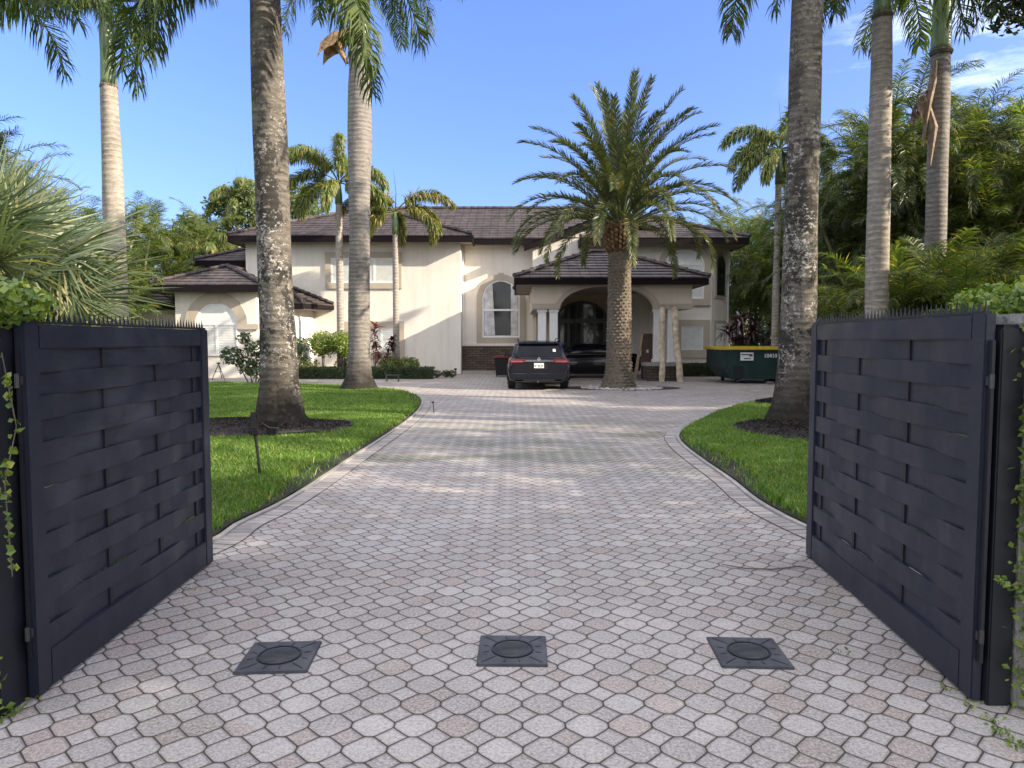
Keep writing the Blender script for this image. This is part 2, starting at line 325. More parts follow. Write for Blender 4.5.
# ------------------------------------------------------------------ mesh builder
class MB:
    def __init__(s): s.v = []; s.f = []; s.n = 0
    def add(s, V, F):
        V = np.asarray(V, dtype=np.float64).reshape(-1, 3); s.v.append(V)
        if isinstance(F, np.ndarray): s.f.append(F+s.n)
        else:
            for f in F: s.f.append(np.array([f], dtype=np.int64)+s.n)
        s.n += len(V); return s
    def box(s, c, d, rz=0, rx=0, ry=0):
        x, y, z = [q/2 for q in d]
        V = np.array([(-x,-y,-z),(x,-y,-z),(x,y,-z),(-x,y,-z),(-x,-y,z),(x,-y,z),(x,y,z),(-x,y,z)])
        if rz or rx or ry:
            M = np.array((Matrix.Rotation(rz, 3, 'Z') @ Matrix.Rotation(ry, 3, 'Y') @ Matrix.Rotation(rx, 3, 'X'))); V = V @ M.T
        V = V+np.array(c)
        return s.add(V, np.array([(0,3,2,1),(4,5,6,7),(0,1,5,4),(1,2,6,5),(2,3,7,6),(3,0,4,7)]))
    def bb(s, x0, x1, y0, y1, z0, z1): return s.box(((x0+x1)/2, (y0+y1)/2, (z0+z1)/2), (x1-x0, y1-y0, z1-z0))
    def tube(s, pts, rad, n=8, caps=True, sq=1.0):
        pts = np.array(pts, float); k = len(pts)
        if np.isscalar(rad): rad = [rad]*k
        T = np.gradient(pts, axis=0); T /= np.linalg.norm(T, axis=1)[:, None]+1e-9
        ref = np.array((0, 0, 1.0)) if abs(T[:, 2]).mean() < .8 else np.array((1.0, 0, 0))
        V = []
        for i in range(k):
            a = np.cross(T[i], ref); a /= np.linalg.norm(a)+1e-9; b_ = np.cross(T[i], a)
            for j in range(n):
                t = 2*math.pi*j/n; V.append(pts[i]+rad[i]*(a*math.cos(t)+b_*math.sin(t)*sq))
        F = []
        for i in range(k-1):
            for j in range(n):
                F.append((i*n+j, i*n+(j+1) % n, (i+1)*n+(j+1) % n, (i+1)*n+j))
        m = s.n; s.add(V, np.array(F))
        if caps:
            s.f.append(np.array([list(range(n))[::-1]])+m); s.f.append(np.array([[(k-1)*n+j for j in range(n)]])+m)
        return s
    def prism(s, poly, o, u, v, w):
        """polygon (2-D) placed at o with axes u, v and pushed along w"""
        o, u, v, w = [np.array(q, float) for q in (o, u, v, w)]
        a = np.array([o+p[0]*u+p[1]*v for p in poly]); k = len(poly)
        F = [tuple(range(k)), tuple(range(2*k-1, k-1, -1))]
        F += [(i, k+i, k+(i+1) % k, (i+1) % k) for i in range(k)]
        return s.add(np.vstack([a, a+w]), F)
    def build(s, name, mat, parent=None, smooth=False, bevel=0, loc=None, autosm=None):
        V = np.vstack(s.v) if s.v else np.zeros((0, 3))
        if parent is not None: V = V-np.array(ORG.get(parent.name, (0, 0, 0)))
        elif loc is not None: V = V-np.array(loc)
        me = bpy.data.meshes.new(name)
        me.vertices.add(len(V)); me.vertices.foreach_set('co', V.ravel())
        li = np.concatenate([f.ravel() for f in s.f]); ln = np.concatenate([np.full(len(f), f.shape[1]) for f in s.f])
        me.loops.add(len(li)); me.loops.foreach_set('vertex_index', li.astype(np.int32))
        st = np.concatenate([[0], np.cumsum(ln)[:-1]])
        me.polygons.add(len(ln)); me.polygons.foreach_set('loop_start', st.astype(np.int32)); me.polygons.foreach_set('loop_total', ln.astype(np.int32))
        me.polygons.foreach_set('use_smooth', np.full(len(ln), bool(smooth)))
        me.update(calc_edges=True)
        me.materials.append(MATS[mat])
        o = bpy.data.objects.new(name, me); COL.objects.link(o)
        if parent is not None: o.parent = parent
        elif loc is not None: o.location = loc
        if bevel:
            bm = bmesh.new(); bm.from_mesh(me)
            bmesh.ops.bevel(bm, geom=[e for e in bm.edges if e.calc_length() > bevel*3], offset=bevel, segments=2, affect='EDGES', clamp_overlap=True)
            bm.to_mesh(me); bm.free(); me.update()
        return o

def tag(o, label=None, cat=None, group=None, kind=None):
    if label: o['label'] = label
    if cat: o['category'] = cat
    if group: o['group'] = group
    if kind: o['kind'] = kind
    return o
def thing(name, label, cat, loc=(0, 0, 0), group=None):
    o = bpy.data.objects.new(name, None); COL.objects.link(o); o.location = loc; o.empty_display_size = .2
    ORG[o.name] = tuple(float(q) for q in loc)
    return tag(o, label, cat, group)
def copy_thing(root, loc, rz=0, label=None, sc=1.0, name=None):
    r = root.copy(); COL.objects.link(r); r.location = loc; r.rotation_euler = (0, 0, rz); r.scale = (sc, sc, sc)
    if label: r['label'] = label
    for ch in list(root.children):
        c = ch.copy(); COL.objects.link(c); c.parent = r
        for g in list(ch.children):
            d = g.copy(); COL.objects.link(d); d.parent = c
    return r
def sub(o, parent):      # sub-part: child of a part (both built about the same origin)
    o.parent = parent; return o

# ------------------------------------------------------------------ foliage
def unit(a): return a/(np.linalg.norm(a, axis=-1, keepdims=True)+1e-9)
def leaflets(mb, B, D, W, Ln, w, droop, seg=2):
    Ln = Ln[:, None]; w = w[:, None]; g = np.array((0, 0, -1.0)); dr = droop if np.isscalar(droop) else droop[:, None]
    mid = B+D*Ln*.5+g*dr*Ln*.12; tip = B+unit(D+g*dr*.9)*Ln
    V = np.stack([B-W*w*.25, B+W*w*.25, mid-W*w*.5, mid+W*w*.5, tip], 1)
    n = len(B); i = np.arange(n)[:, None]*5; m = mb.n
    mb.v.append(V.reshape(-1, 3)); mb.f.append(m+i+np.array([[0, 1, 3, 2]])); mb.f.append(m+i+np.array([[2, 3, 4]])); mb.n += n*5
def frond(mb, base, az, el0, Ln, bend, nl=40, ll=.5, lw=.03, droop=.6, planes=(20,), t0=.12, fwd=.45, rach=.018, rng=RNG, pw=1.2, sway=0.0, prof=.55, rmb=None):
    N = 14; t = np.linspace(0, 1, N); el = R(el0)-R(bend)*t**pw; a = R(az)+R(sway)*t**2
    T = np.stack([np.cos(el)*np.cos(a), np.cos(el)*np.sin(a), np.sin(el)], 1)
    P = np.vstack([[0, 0, 0], np.cumsum((T[1:]+T[:-1])/2*Ln/(N-1), 0)])+np.array(base)
    (rmb or mb).tube(P, list(np.linspace(rach, rach*.2, N)), 4, False)
    for side in (-1, 1):
        s = np.sort(t0+(1-t0)*(np.arange(nl)+rng.random(nl)*.7)/nl)
        B = np.stack([np.interp(s, t, P[:, k]) for k in range(3)], 1)
        TT = unit(np.stack([np.interp(s, t, T[:, k]) for k in range(3)], 1))
        aa = np.interp(s, t, a); S = np.stack([np.sin(aa), -np.cos(aa), np.zeros(nl)], 1)*side; U = np.cross(S*side, TT)
        ang = R(1)*(np.array(planes)[rng.integers(0, len(planes), nl)]+rng.normal(0, 7, nl))
        D = unit(S*np.cos(ang)[:, None]+U*np.sin(ang)[:, None]+TT*(fwd+.5*s**3)[:, None]+rng.normal(0, .05, (nl, 3)))
        x = (s-t0)/(1-t0); pr = np.clip(np.sin(math.pi*(.14+.80*x)), 0, 1)**prof
        W = unit(np.cross(D, unit(U+rng.normal(0, .35, (nl, 3)))))
        leaflets(mb, B, D, W, ll*pr*(.88+.24*rng.random(nl)), lw*(.8+.4*rng.random(nl)), droop*(.7+.6*rng.random(nl)))
def leafcloud(mb, C, N, size, asp=.5, up=.3, rng=RNG, out=None):
    """rhombus leaves at the points C (n,3)"""
    n = len(C); nr = rng.normal(0, 1, (n, 3)); nr[:, 2] += up*2
    if out is not None: nr += out*1.2
    nr = unit(nr); d = unit(np.cross(nr, rng.normal(0, 1, (n, 3)))); w = np.cross(nr, d)
    s = (size*(.6+.7*rng.random(n)))[:, None]
    V = np.stack([C-d*s*.5, C+w*s*asp*.5-d*s*.05, C+d*s*.5, C-w*s*asp*.5-d*s*.05], 1)
    V[:, 1] += nr*s*.08; V[:, 3] += nr*s*.08
    i = np.arange(n)[:, None]*4; mb.v.append(V.reshape(-1, 3)); mb.f.append(mb.n+i+np.array([[0, 1, 2, 3]])); mb.n += 4*n
def ball(n, c, r, rng=RNG, shell=.55):
    d = unit(rng.normal(0, 1, (n, 3))); q = (shell+(1-shell)*rng.random(n))[:, None]
    return np.array(c)+d*q*np.array(r), d
def trunk_mb(mb, prof, lean=(0, 0), n=20, rng=RNG, flare=0, curve=0):
    """prof: list of (z, r)"""
    zs = np.array([p[0] for p in prof]); rs = np.array([p[1] for p in prof]); top = zs[-1]
    Z = np.unique(np.concatenate([zs, np.linspace(0, top, 26)])); Rr = np.interp(Z, zs, rs)
    V = []; ph = rng.random(3)*6.3
    for z, r in zip(Z, Rr):
        f = z/top; cx = lean[0]*f+curve*math.sin(f*math.pi); cyy = lean[1]*f
        for j in range(n):
            t = 2*math.pi*j/n; rr = r*(1+.03*math.sin(2*t+ph[0]+z)+.02*math.sin(5*t+ph[1]+z*2))
            if flare and z < .8: rr *= 1+flare*(.8-z)*(.5+.5*math.sin(7*t+ph[2]))
            V.append((cx+rr*math.cos(t), cyy+rr*math.sin(t), z))
    F = [(i*n+j, i*n+(j+1) % n, (i+1)*n+(j+1) % n, (i+1)*n+j) for i in range(len(Z)-1) for j in range(n)]
    mb.add(V, np.array(F)); return (lean[0], lean[1], top)

# ================================================================== THE GROUND
def sheet(name, poly, z, mat, thick=0, mb=None):
    m = MB(); k = len(poly)
    V = [(p[0], p[1], z) for p in poly]; F = [tuple(range(k))]
    if thick:
        V += [(p[0], p[1], z-thick) for p in poly]; F += [(i, k+i, k+(i+1) % k, (i+1) % k) for i in range(k)]
    m.add(V, F); return m.build(name, mat)
def resample(P, step):
    P = np.array(P, float); d = np.r_[0, np.cumsum(np.linalg.norm(np.diff(P, axis=0), axis=1))]
    n = max(3, int(d[-1]/step)); s = np.linspace(0, d[-1], n)
    return np.stack([np.interp(s, d, P[:, k]) for k in (0, 1)], 1)
def smooth(P, it=3):
    P = np.array(P, float)
    for _ in range(it):
        Q = [P[0]]
        for a, c in zip(P[:-1], P[1:]): Q += [a*.75+c*.25, a*.25+c*.75]
        Q.append(P[-1]); P = np.array(Q)
    return P
tag(sheet('ground', [(-600, -300), (600, -300), (600, 900), (-600, 900)], -.03, 'ground_soil'), kind='structure')
tag(sheet('street', [(-40, -12), (40, -12), (40, -3.2), (-40, -3.2)], -.012, 'street_asphalt'), kind='structure')
tag(sheet('driveway', [(-4.4, -3.2), (4.4, -3.2), (4.6, 4), (13, 16), (15, 34), (-15, 34), (-19, 25), (-6, 5), (-4.4, 4)], 0, 'pavers'), kind='structure')
LPX = [(204, 549), (214, 542), (232, 526), (270, 510), (310, 486), (342, 464), (385, 436), (407, 421), (420, 409), (423.5, 402), (418, 396), (404, 391.5), (375, 388.5)]
LE = [(-2.9, 4.2), (-2.45, 4.9)]+[gnd(*p) for p in LPX[1:]]
LE[-4:] = [(-2.35, 18.9), (-3.0, 21.0), (-4.4, 22.9), (-7.0, 24.6)]; LE += [(-10.6, 25.4), (-15, 25.8)]
LE = resample(smooth(LE, 2), .102)
RPX = [(808, 533), (767, 510), (734, 481), (704, 461.5), (684, 446), (677, 436.5), (687, 427), (714, 414), (738, 406), (761, 401), (785, 399)]
RE = [(2.75, 4.4), (2.6, 5.1)]+[gnd(*p) for p in RPX[1:]]+[(8.6, 19.6), (12, 20.6), (15, 21)]
RE = resample(smooth(RE, 2), .102)
def offset(P, d):
    T = np.gradient(P, axis=0); T /= np.linalg.norm(T, axis=1)[:, None]; return P+np.stack([T[:, 1], -T[:, 0]], 1)*d
def border(P, sgn, name):
    mb = MB(); a, b_ = offset(P, sgn*.050), offset(P, sgn*.225)
    for i in range(len(P)-1):
        g = .06; q = []
        for (A, B) in ((a, a), (b_, b_)):
            q.append((A[i]*(1-g)+A[i+1]*g, A[i]*g+A[i+1]*(1-g)))
        (p0, p1), (p3, p2) = q; j = RNG.random()*.003
        z = .006+j; V = [(*p0, z), (*p1, z), (*p2, z), (*p3, z)]+[(*p0, -.01), (*p1, -.01), (*p2, -.01), (*p3, -.01)]
        mb.add(V, [(0, 1, 2, 3)]+[(k, 4+k, 4+(k+1) % 4, (k+1) % 4) for k in range(4)])
    o = mb.build(name, 'border_paver'); tag(o, kind='structure')
    mb = MB(); e = offset(P, sgn*.232); e2 = offset(P, sgn*.305)   # dark joint strip and a thin second row
    for i in range(len(P)-1): mb.add([(*a[i], .005), (*a[i+1], .005), (*e[i+1], .005), (*e[i], .005)], [(0, 1, 2, 3)])
    tag(mb.build('border_bedding', 'mulch'), kind='structure')
    c0, c1 = offset(P, -sgn*.0), offset(P, sgn*.045); mb = MB()
    for i in range(0, len(P)-9, 9):
        h = .022+.006*RNG.random(); V = []
        for k in (i, i+3, i+6, i+9):
            f = .03 if k == i else (-.03 if k == i+9 else 0)
            for A in (c0, c1): V += [(*A[k], -.02), (*A[k], h)]
        F = []
        for q in range(3):
            s0 = q*4; s1 = s0+4
            F += [(s0+1, s0+3, s1+3, s1+1), (s0, s0+1, s1+1, s1), (s0+2, s1+2, s1+3, s0+3)]
        F += [(0, 2, 3, 1), (12, 13, 15, 14)]
        mb.add(V, F)
    tag(mb.build('kerb', 'curb_stone'), kind='structure')
border(LE, 1, 'driveway_border'); border(RE, -1, 'driveway_border')
lawnL = [tuple(p) for p in offset(LE, -.03)]+[(-20, 25.9), (-20, 4.2)]
lawnR = [tuple(p) for p in offset(RE, .03)]+[(16, 4.4)]
tag(sheet('lawn', lawnL, .03, 'lawn_soil', .06), kind='structure')
tag(sheet('lawn', lawnR, .03, 'lawn_soil', .06), kind='structure')
# bare soil edge inside each kerb
def soil_edge(P, sgn):
    a = offset(P, -sgn*.01); w = .07+.13*np.clip(np.array([math.sin(i*.05)+math.sin(i*.13+2) for i in range(len(P))]), 0, 2)
    T = np.gradient(P, axis=0); T /= np.linalg.norm(T, axis=1)[:, None]; Nn = np.stack([T[:, 1], -T[:, 0]], 1)
    c = P-Nn*sgn*(w[:, None]+.03); mb = MB()
    for i in range(len(P)-1): mb.add([(*a[i], .036), (*a[i+1], .036), (*c[i+1], .034), (*c[i], .034)], [(0, 1, 2, 3)])
    tag(mb.build('soil_edge', 'mulch'), kind='structure'); return w
wL = soil_edge(LE, 1); wR = soil_edge(RE, -1)

def inpoly(P, poly):
    x, y = P[:, 0], P[:, 1]; r = np.zeros(len(P), bool); q = np.array(poly); j = len(q)-1
    for i in range(len(q)):
        c = ((q[i, 1] > y) != (q[j, 1] > y)) & (x < (q[j, 0]-q[i, 0])*(y-q[i, 1])/(q[j, 1]-q[i, 1]+1e-12)+q[i, 0]); r ^= c; j = i
    return r
A0 = (at(281, 428, 12.3)[0], 12.3); C0 = (at(795, 430, 12.6)[0], 12.6)
BEDS = [(A0[0]-.55, A0[1]-.15, 1.75, 1.15), (C0[0]+.05, C0[1]-.75, 1.30, 1.35), (6.75, 17.0, 1.0, .55)]
def grass(poly, box, n, fac, P, sgn, w):
    x = box[0]+(box[1]-box[0])*RNG.random(n); y = box[2]+(box[3]-box[2])*RNG.random(n)**1.9
    Q = np.stack([x, y], 1); k = inpoly(Q, poly) & (np.abs(x) < fac*y+1.2)
    for (bx, by, ra, rb_) in BEDS: k &= ((x-bx)/(ra+.02))**2+((y-by)/(rb_+.02))**2 > 1
    Q = Q[k]
    # thin out over the bare soil edge
    d = np.full(len(Q), 9.0); wi = np.zeros(len(Q))
    for c in range(0, len(P), 3):
        dd = np.hypot(Q[:, 0]-P[c, 0], Q[:, 1]-P[c, 1]); m = dd < d; d[m] = dd[m]; wi[m] = w[c]
    Q = Q[(d > wi+.04+.05*RNG.random(len(Q))) | (RNG.random(len(Q)) < .10)]
    m = len(Q); h = (.045+.045*RNG.random(m))*(1+.25*np.sin(Q[:, 0]*2.1)*np.sin(Q[:, 1]*1.7)); wd_ = .0028+.00042*Q[:, 1]; a = RNG.random(m)*6.283
    ln = RNG.normal(0, .45, (m, 2))*h[:, None]
    B = np.stack([Q[:, 0], Q[:, 1], np.full(m, .028)], 1); s = np.stack([np.cos(a)*wd_, np.sin(a)*wd_, 0*a], 1)
    Md = B+np.stack([ln[:, 0]*.35, ln[:, 1]*.35, h*.6], 1); T = B+np.stack([ln[:, 0], ln[:, 1], h], 1)
    V = np.stack([B-s, B+s, Md-s*.8, Md+s*.8, T], 1).reshape(-1, 3); i = np.arange(m)[:, None]*5
    mb = MB(); mb.v.append(V); mb.f += [i+np.array([[0, 1, 3, 2]]), i+np.array([[2, 3, 4]])]; mb.n = len(V)
    tag(mb.build('grass', 'grass_blade'), kind='stuff', cat='grass'); return m
ga = grass(lawnL, (-13, -2.0, 4.6, 25.6), 620000, .44, LE, 1, wL)
gb = grass(lawnR, (2.3, 9.5, 4.6, 21), 420000, .44, RE, -1, wR)
for o in [o for o in COL.objects if o.name.startswith('grass')]:
    o['label'] = 'short green lawn grass left of the paved driveway' if o.name == 'grass' else 'short green lawn grass right of the paved driveway'

# mulch beds with a black rubber ring
for i, (bx, by, ra, rb_) in enumerate(BEDS):
    pts = [(bx+ra*math.cos(t)*(1+.04*math.sin(3*t)), by+rb_*math.sin(t)) for t in np.linspace(0, 6.2832, 49)[:-1]]
    tag(sheet('mulch_bed', pts, .085, 'mulch', .08), kind='structure')
    mb = MB(); n = 2600; a = RNG.random(n)*6.283; q = np.sqrt(RNG.random(n))*.97
    C = np.stack([bx+ra*q*np.cos(a), by+rb_*q*np.sin(a), .09+.10*(1-q*q)+.02*RNG.random(n)], 1); leafcloud(mb, C, n, .07, .3, .6)
    tag(mb.build('mulch_chips', 'mulch'), ['dark mulch chips around the left lichened palm', 'dark mulch chips around the right lichened palm', 'dark mulch chips in the small bed beyond the right lichened palm'][i], 'mulch', kind='stuff')
    if i == 0:
        mb = MB(); mb.tube([(p[0], p[1], .085+.02*math.sin(k*.5)) for k, p in enumerate(pts+pts[:1])], .030, 6, False)
        tag(mb.build('edging_ring', 'rubber'), 'black rubber edging ring round the mulch at the left lichened palm', 'lawn edging')

# ================================================================== HOUSE
HB = (-2.0, 33.0, 0)
house = thing('house', 'large beige stucco two-storey house with dark flat-tiled hip roofs and an arched entrance portico', 'house', HB)
def roof_hip(x0, x1, y0, y1, z, slope=.40, tmax=None, ridge=None, step=.34, front_only=False):
    """stepped courses of a hip roof over a rectangle; eave at z"""
    mb = MB(); tm = tmax or min(x1-x0, y1-y0)/2; k = int(math.ceil(tm/step))
    for i in range(k):
        t0, t1 = i*step, min((i+1)*step+.02, tm); za, zb = z+t0*slope+.055, z+t1*slope+.012
        A = [(x0+t0, y0+t0), (x1-t0, y0+t0), (x1-t0, y1-t0), (x0+t0, y1-t0)]; B = [(x0+t1, y0+t1), (x1-t1, y0+t1), (x1-t1, y1-t1), (x0+t1, y1-t1)]
        for s in range(4):
            a, c, d, e = A[s], A[(s+1) % 4], B[(s+1) % 4], B[s]
            ln = math.hypot(c[0]-a[0], c[1]-a[1]); nseg = max(1, int(ln/1.6)); off = .5*(i % 2)/nseg
            fr = [0]+[min(1, max(0, (q+off)/nseg)) for q in range(1, nseg)]+[1]
            for f0, f1 in zip(fr[:-1], fr[1:]):
                L_ = lambda p, q, f: (p[0]+(q[0]-p[0])*f, p[1]+(q[1]-p[1])*f)
                p, q_, r, t = L_(a, c, f0), L_(a, c, f1), L_(e, d, f1), L_(e, d, f0)
                mb.add([(*p, za), (*q_, za), (*r, zb), (*t, zb), (*p, za-.055), (*q_, za-.055)], [(0, 1, 2, 3), (4, 5, 1, 0)])
    ap = [(x0, y0, 1, 1), (x1, y0, -1, 1), (x1, y1, -1, -1), (x0, y1, 1, -1)]
    for (x, y, sx, sy) in ap:       # hip caps, one per course
        for i in range(k):
            t0 = i*step; t1 = min(t0+step*1.15, tm)
            if t1 <= t0: continue
            mb.tube([(x+sx*t0, y+sy*t0, z+t0*slope+.10), (x+sx*t1, y+sy*t1, z+t1*slope+.06)], .095, 6)
    if tm >= min(x1-x0, y1-y0)/2-.01:
        zt = z+tm*slope+.06
        if x1-x0 > y1-y0: a, c = (x0+tm, (y0+y1)/2, zt), (x1-tm, (y0+y1)/2, zt)
        else: a, c = ((x0+x1)/2, y0+tm, zt), ((x0+x1)/2, y1-tm, zt)
        n = max(1, int((Vector(a)-Vector(c)).length/.4))
        for q in range(n):
            p0 = Vector(a).lerp(Vector(c), q/n); p1 = Vector(a).lerp(Vector(c), (q+1.1)/n); p1.z -= .02; mb.tube([p0, p1], .1, 6)
    return mb
def roof_part(x0, x1, y0, y1, z, **k):
    fh = k.pop('fh', .28); r = roof_hip(x0, x1, y0, y1, z, **k).build('roof', 'roof_tile', house)
    mb = MB(); w = .05
    mb.bb(x0+.03, x1-.03, y0+.02, y0+.02+w, z-fh, z); mb.bb(x0+.03, x1-.03, y1-w, y1, z-fh, z)
    mb.bb(x0+.03, x0+.03+w, y0+.071, y1-.051, z-fh, z); mb.bb(x1-.03-w, x1-.03, y0+.071, y1-.051, z-fh, z)
    sub(mb.build('fascia', 'fascia', house), r)
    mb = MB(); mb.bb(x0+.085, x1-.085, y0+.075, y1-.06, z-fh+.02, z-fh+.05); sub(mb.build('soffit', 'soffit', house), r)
    return r
def wall(x0, x1, y0, y1, z0, z1, mat='stucco', name='wall'):
    mb = MB(); mb.bb(x0, x1, y0, y1, z0, z1); return mb.build(name, mat, house)
# main body
wall(-12.1, -2.34, 33.0, 44, 0, 6.02)
wall(-2.34, 9.0, 33.9, 43.99, 0, 6.0)
roof_part(-12.7, -1.72, 32.35, 44.4, 6.18)
roof_part(-12.0, 9.5, 33.3, 45.4, 6.19)
# right bay: polygon walls
mb = MB(); bay = [(4.9, 33.9), (4.9, 32.6), (9.0, 32.6), (10.05, 33.9), (10.05, 43), (9.0, 43), (9.0, 33.9)]
mb.prism(bay, (0, 0, 0), (1, 0, 0), (0, 1, 0), (0, 0, 5.85)); mb.build('wall', 'stucco', house)
roof_part(3.0, 10.45, 31.9, 43, 6.02, tmax=3.9)
# entrance bay with a low gable
G0, G1, GA, GZ0, GZ1 = .75, 8.3, 4.55, 5.9, 7.35
mb = MB(); mb.prism([(.95, 0), (5.0, 0), (5.0, 7.1), (4.55, 7.2), (.95, 5.92)], (0, 33.3, 0), (1, 0, 0), (0, 0, 1), (0, .6, 0)); mb.build('wall', 'stucco', house)
mb = MB()
for s, (xa, xb, za, zb) in enumerate(((GA, .55, GZ1, 5.83), (GA, 8.3, GZ1, 5.95))):
    for i in range(12):
        f0, f1 = i/12, (i+1)/12
        xs = [xa+(xb-xa)*f for f in (f0, f1)]; zs = [za+(zb-za)*f for f in (f0, f1)]
        mb.add([(xs[0], 32.9, zs[0]), (xs[1], 32.9, zs[1]+.05), (xs[1], 40, zs[1]+.05), (xs[0], 40, zs[0]), (xs[1], 32.9, zs[1]-.01), (xs[1], 40, zs[1]-.01)], [(0, 1, 2, 3), (1, 4, 5, 2)])
gr = mb.build('roof', 'roof_tile', house)
mb = MB()
for (xa, xb, za, zb) in ((GA, .55, GZ1, 5.83), (GA, 8.3, GZ1, 5.95)):
    mb.prism([(xa, za-.02), (xb, zb-.02), (xb, zb-.26), (xa, za-.26)], (0, 32.93, 0), (1, 0, 0), (0, 0, 1), (0, .08, 0))
sub(mb.build('fascia', 'fascia', house), gr)
# lower left wings
wall(-14.2, -12.11, 34.3, 42, 0, 5.0); roof_part(-14.75, -9.2, 33.7, 40, 5.22)
GX0, GX1 = at(175, 300, 29.5)[0], at(256, 300, 29.5)[0]
wall(GX0, GX1, 29.5, 38, 0, 3.55, 'stucco'); roof_part(at(150, 288, 29)[0], at(262, 288, 29)[0], 28.95, 37.5, 3.74, slope=.42)
wall(-16.9, GX0-.01, 31.2, 38, 0, 2.95); roof_part(at(122, 305, 30.5)[0]-.5, at(177, 305, 30.5)[0], 30.5, 38, 3.10, tmax=1.9, slope=.42)
# small bay between the garage wing and the main wall
BX0, BX1 = at(252, 330, 31.1)[0], at(293, 330, 31.1)[0]; BX2 = at(314, 330, 32.99)[0]
mb = MB(); mb.prism([(BX0, 31.1), (BX1, 31.1), (BX2, 32.99), (BX0, 32.99)], (0, 0, 0), (1, 0, 0), (0, 1, 0), (0, 0, 2.95)); mb.build('wall', 'stucco', house)
ex1 = at(303, 305, 30.7)[0]; ex2 = at(334, 308, 32.97)[0]; ex0 = at(245, 305, 30.7)[0]
mb = MB(); E_ = [(ex0, 30.7), (ex1, 30.7), (ex2, 32.97)]; T_ = [(ex0+.2, 32.97), (at(285, 300, 32.97)[0], 32.97), (at(287, 300, 32.97)[0], 32.97)]
for i in range(7):
    f0, f1 = i/7, (i+1)/7; lp = lambda p, q, f: (p[0]+(q[0]-p[0])*f, p[1]+(q[1]-p[1])*f)
    for a in (0, 1):
        p, q, r, t = lp(E_[a], T_[a], f0), lp(E_[a+1], T_[a+1], f0), lp(E_[a+1], T_[a+1], f1), lp(E_[a], T_[a], f1)
        z0, z1 = 3.10+.85*f0+.05, 3.10+.85*f1
        mb.add([(*p, z0), (*q, z0), (*r, z1), (*t, z1), (*p, z0-.05), (*q, z0-.05)], [(0, 1, 2, 3), (4, 5, 1, 0)])
for i in range(8):
    f0, f1 = i/8, (i+1.1)/8; p, q = lp(E_[1], T_[1], f0), lp(E_[1], T_[1], f1); mb.tube([(*p, 3.22+.85*f0), (*q, 3.18+.85*f1)], .09, 6)
    p, q = (ex2-(ex2-T_[2][0])*f0, 32.88), (ex2-(ex2-T_[2][0])*f1, 32.88); mb.tube([(*p, 3.22+.85*f0), (*q, 3.18+.85*f1)], .09, 6)
rb = mb.build('roof', 'roof_tile', house)
mb = MB(); mb.bb(ex0, ex1, 30.72, 30.77, 2.86, 3.10); dx, dy = ex2-ex1, 2.27; mb.prism([(ex1, 30.72), (ex2, 32.97), (ex2-.06, 32.97), (ex1-.06, 30.77)], (0, 0, 2.9), (1, 0, 0), (0, 1, 0), (0, 0, .2)); sub(mb.build('fascia', 'fascia', house), rb)
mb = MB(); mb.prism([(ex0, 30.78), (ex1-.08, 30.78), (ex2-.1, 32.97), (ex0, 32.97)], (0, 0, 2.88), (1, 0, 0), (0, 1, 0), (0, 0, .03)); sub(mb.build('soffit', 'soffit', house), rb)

def arc(cx, cz, r, a0, a1, n=20, rz=None): return [(cx+r*math.cos(a), cz+(rz or r)*math.sin(a)) for a in np.linspace(a0, a1, n)]
def arch_ring(cx, zs, z0, ri, ro, rzi=None, rzo=None):
    o = arc(cx, zs, ro, 0, math.pi, 24, rzo); i = arc(cx, zs, ri, math.pi, 0, 24, rzi)
    return [(cx+ro, z0)]+o+[(cx-ro, z0), (cx-ri, z0)]+i+[(cx+ri, z0)]
X_, Z_ = (1, 0, 0), (0, 0, 1)
def window_rect(x0, x1, z0, z1, Y, trim=.25, pane='blind', mull=0, cb=False, rail=False):
    w = MB()
    for (a, c, d, e) in ((x0-trim, x1+trim, z1, z1+trim), (x0-trim, x1+trim, z0-trim, z0), (x0-trim, x0, z0+.001, z1-.001), (x1, x1+trim, z0+.001, z1-.001)): w.bb(a, c, Y-.07, Y+.02, d, e)
    wo = w.build('window', 'trim_stucco', house)
    f = MB(); t = .07
    f.bb(x0, x1, Y-.045, Y+.01, z1-t, z1-.001); f.bb(x0, x1, Y-.045, Y+.01, z0+.001, z0+t); f.bb(x0, x0+t, Y-.045, Y+.01, z0+t+.001, z1-t-.001); f.bb(x1-t, x1, Y-.045, Y+.01, z0+t+.001, z1-t-.001)
    for k in range(mull):
        xm = x0+(x1-x0)*(k+1)/(mull+1); f.bb(xm-.05, xm+.05, Y-.04, Y+.01, z0+t+.001, z1-t-.001)
    if rail: f.bb(x0+t, x1-t, Y-.038, Y+.01, (z0+z1)/2-.03, (z0+z1)/2+.03)
    sub(f.build('frame', 'white_frame', house), wo)
    p = MB(); p.bb(x0+.02, x1-.02, Y-.018, Y+.008, z0+.02, z1-.02)
    if pane == 'blind':
        for k in range(int((z1-z0)/.09)): p.box(((x0+x1)/2, Y-.024, z0+.09+k*.09), (x1-x0-.16, .008, .075), rx=R(12))
    sub(p.build('pane', pane, house), wo)
    if cb:
        c = MB(); c.bb(x0-trim+.002, x1+trim-.002, Y-.10, Y+.015, z0-trim-.08, z0-trim-.001); sub(c.build('sill', 'trim_stucco', house), wo)
    return wo
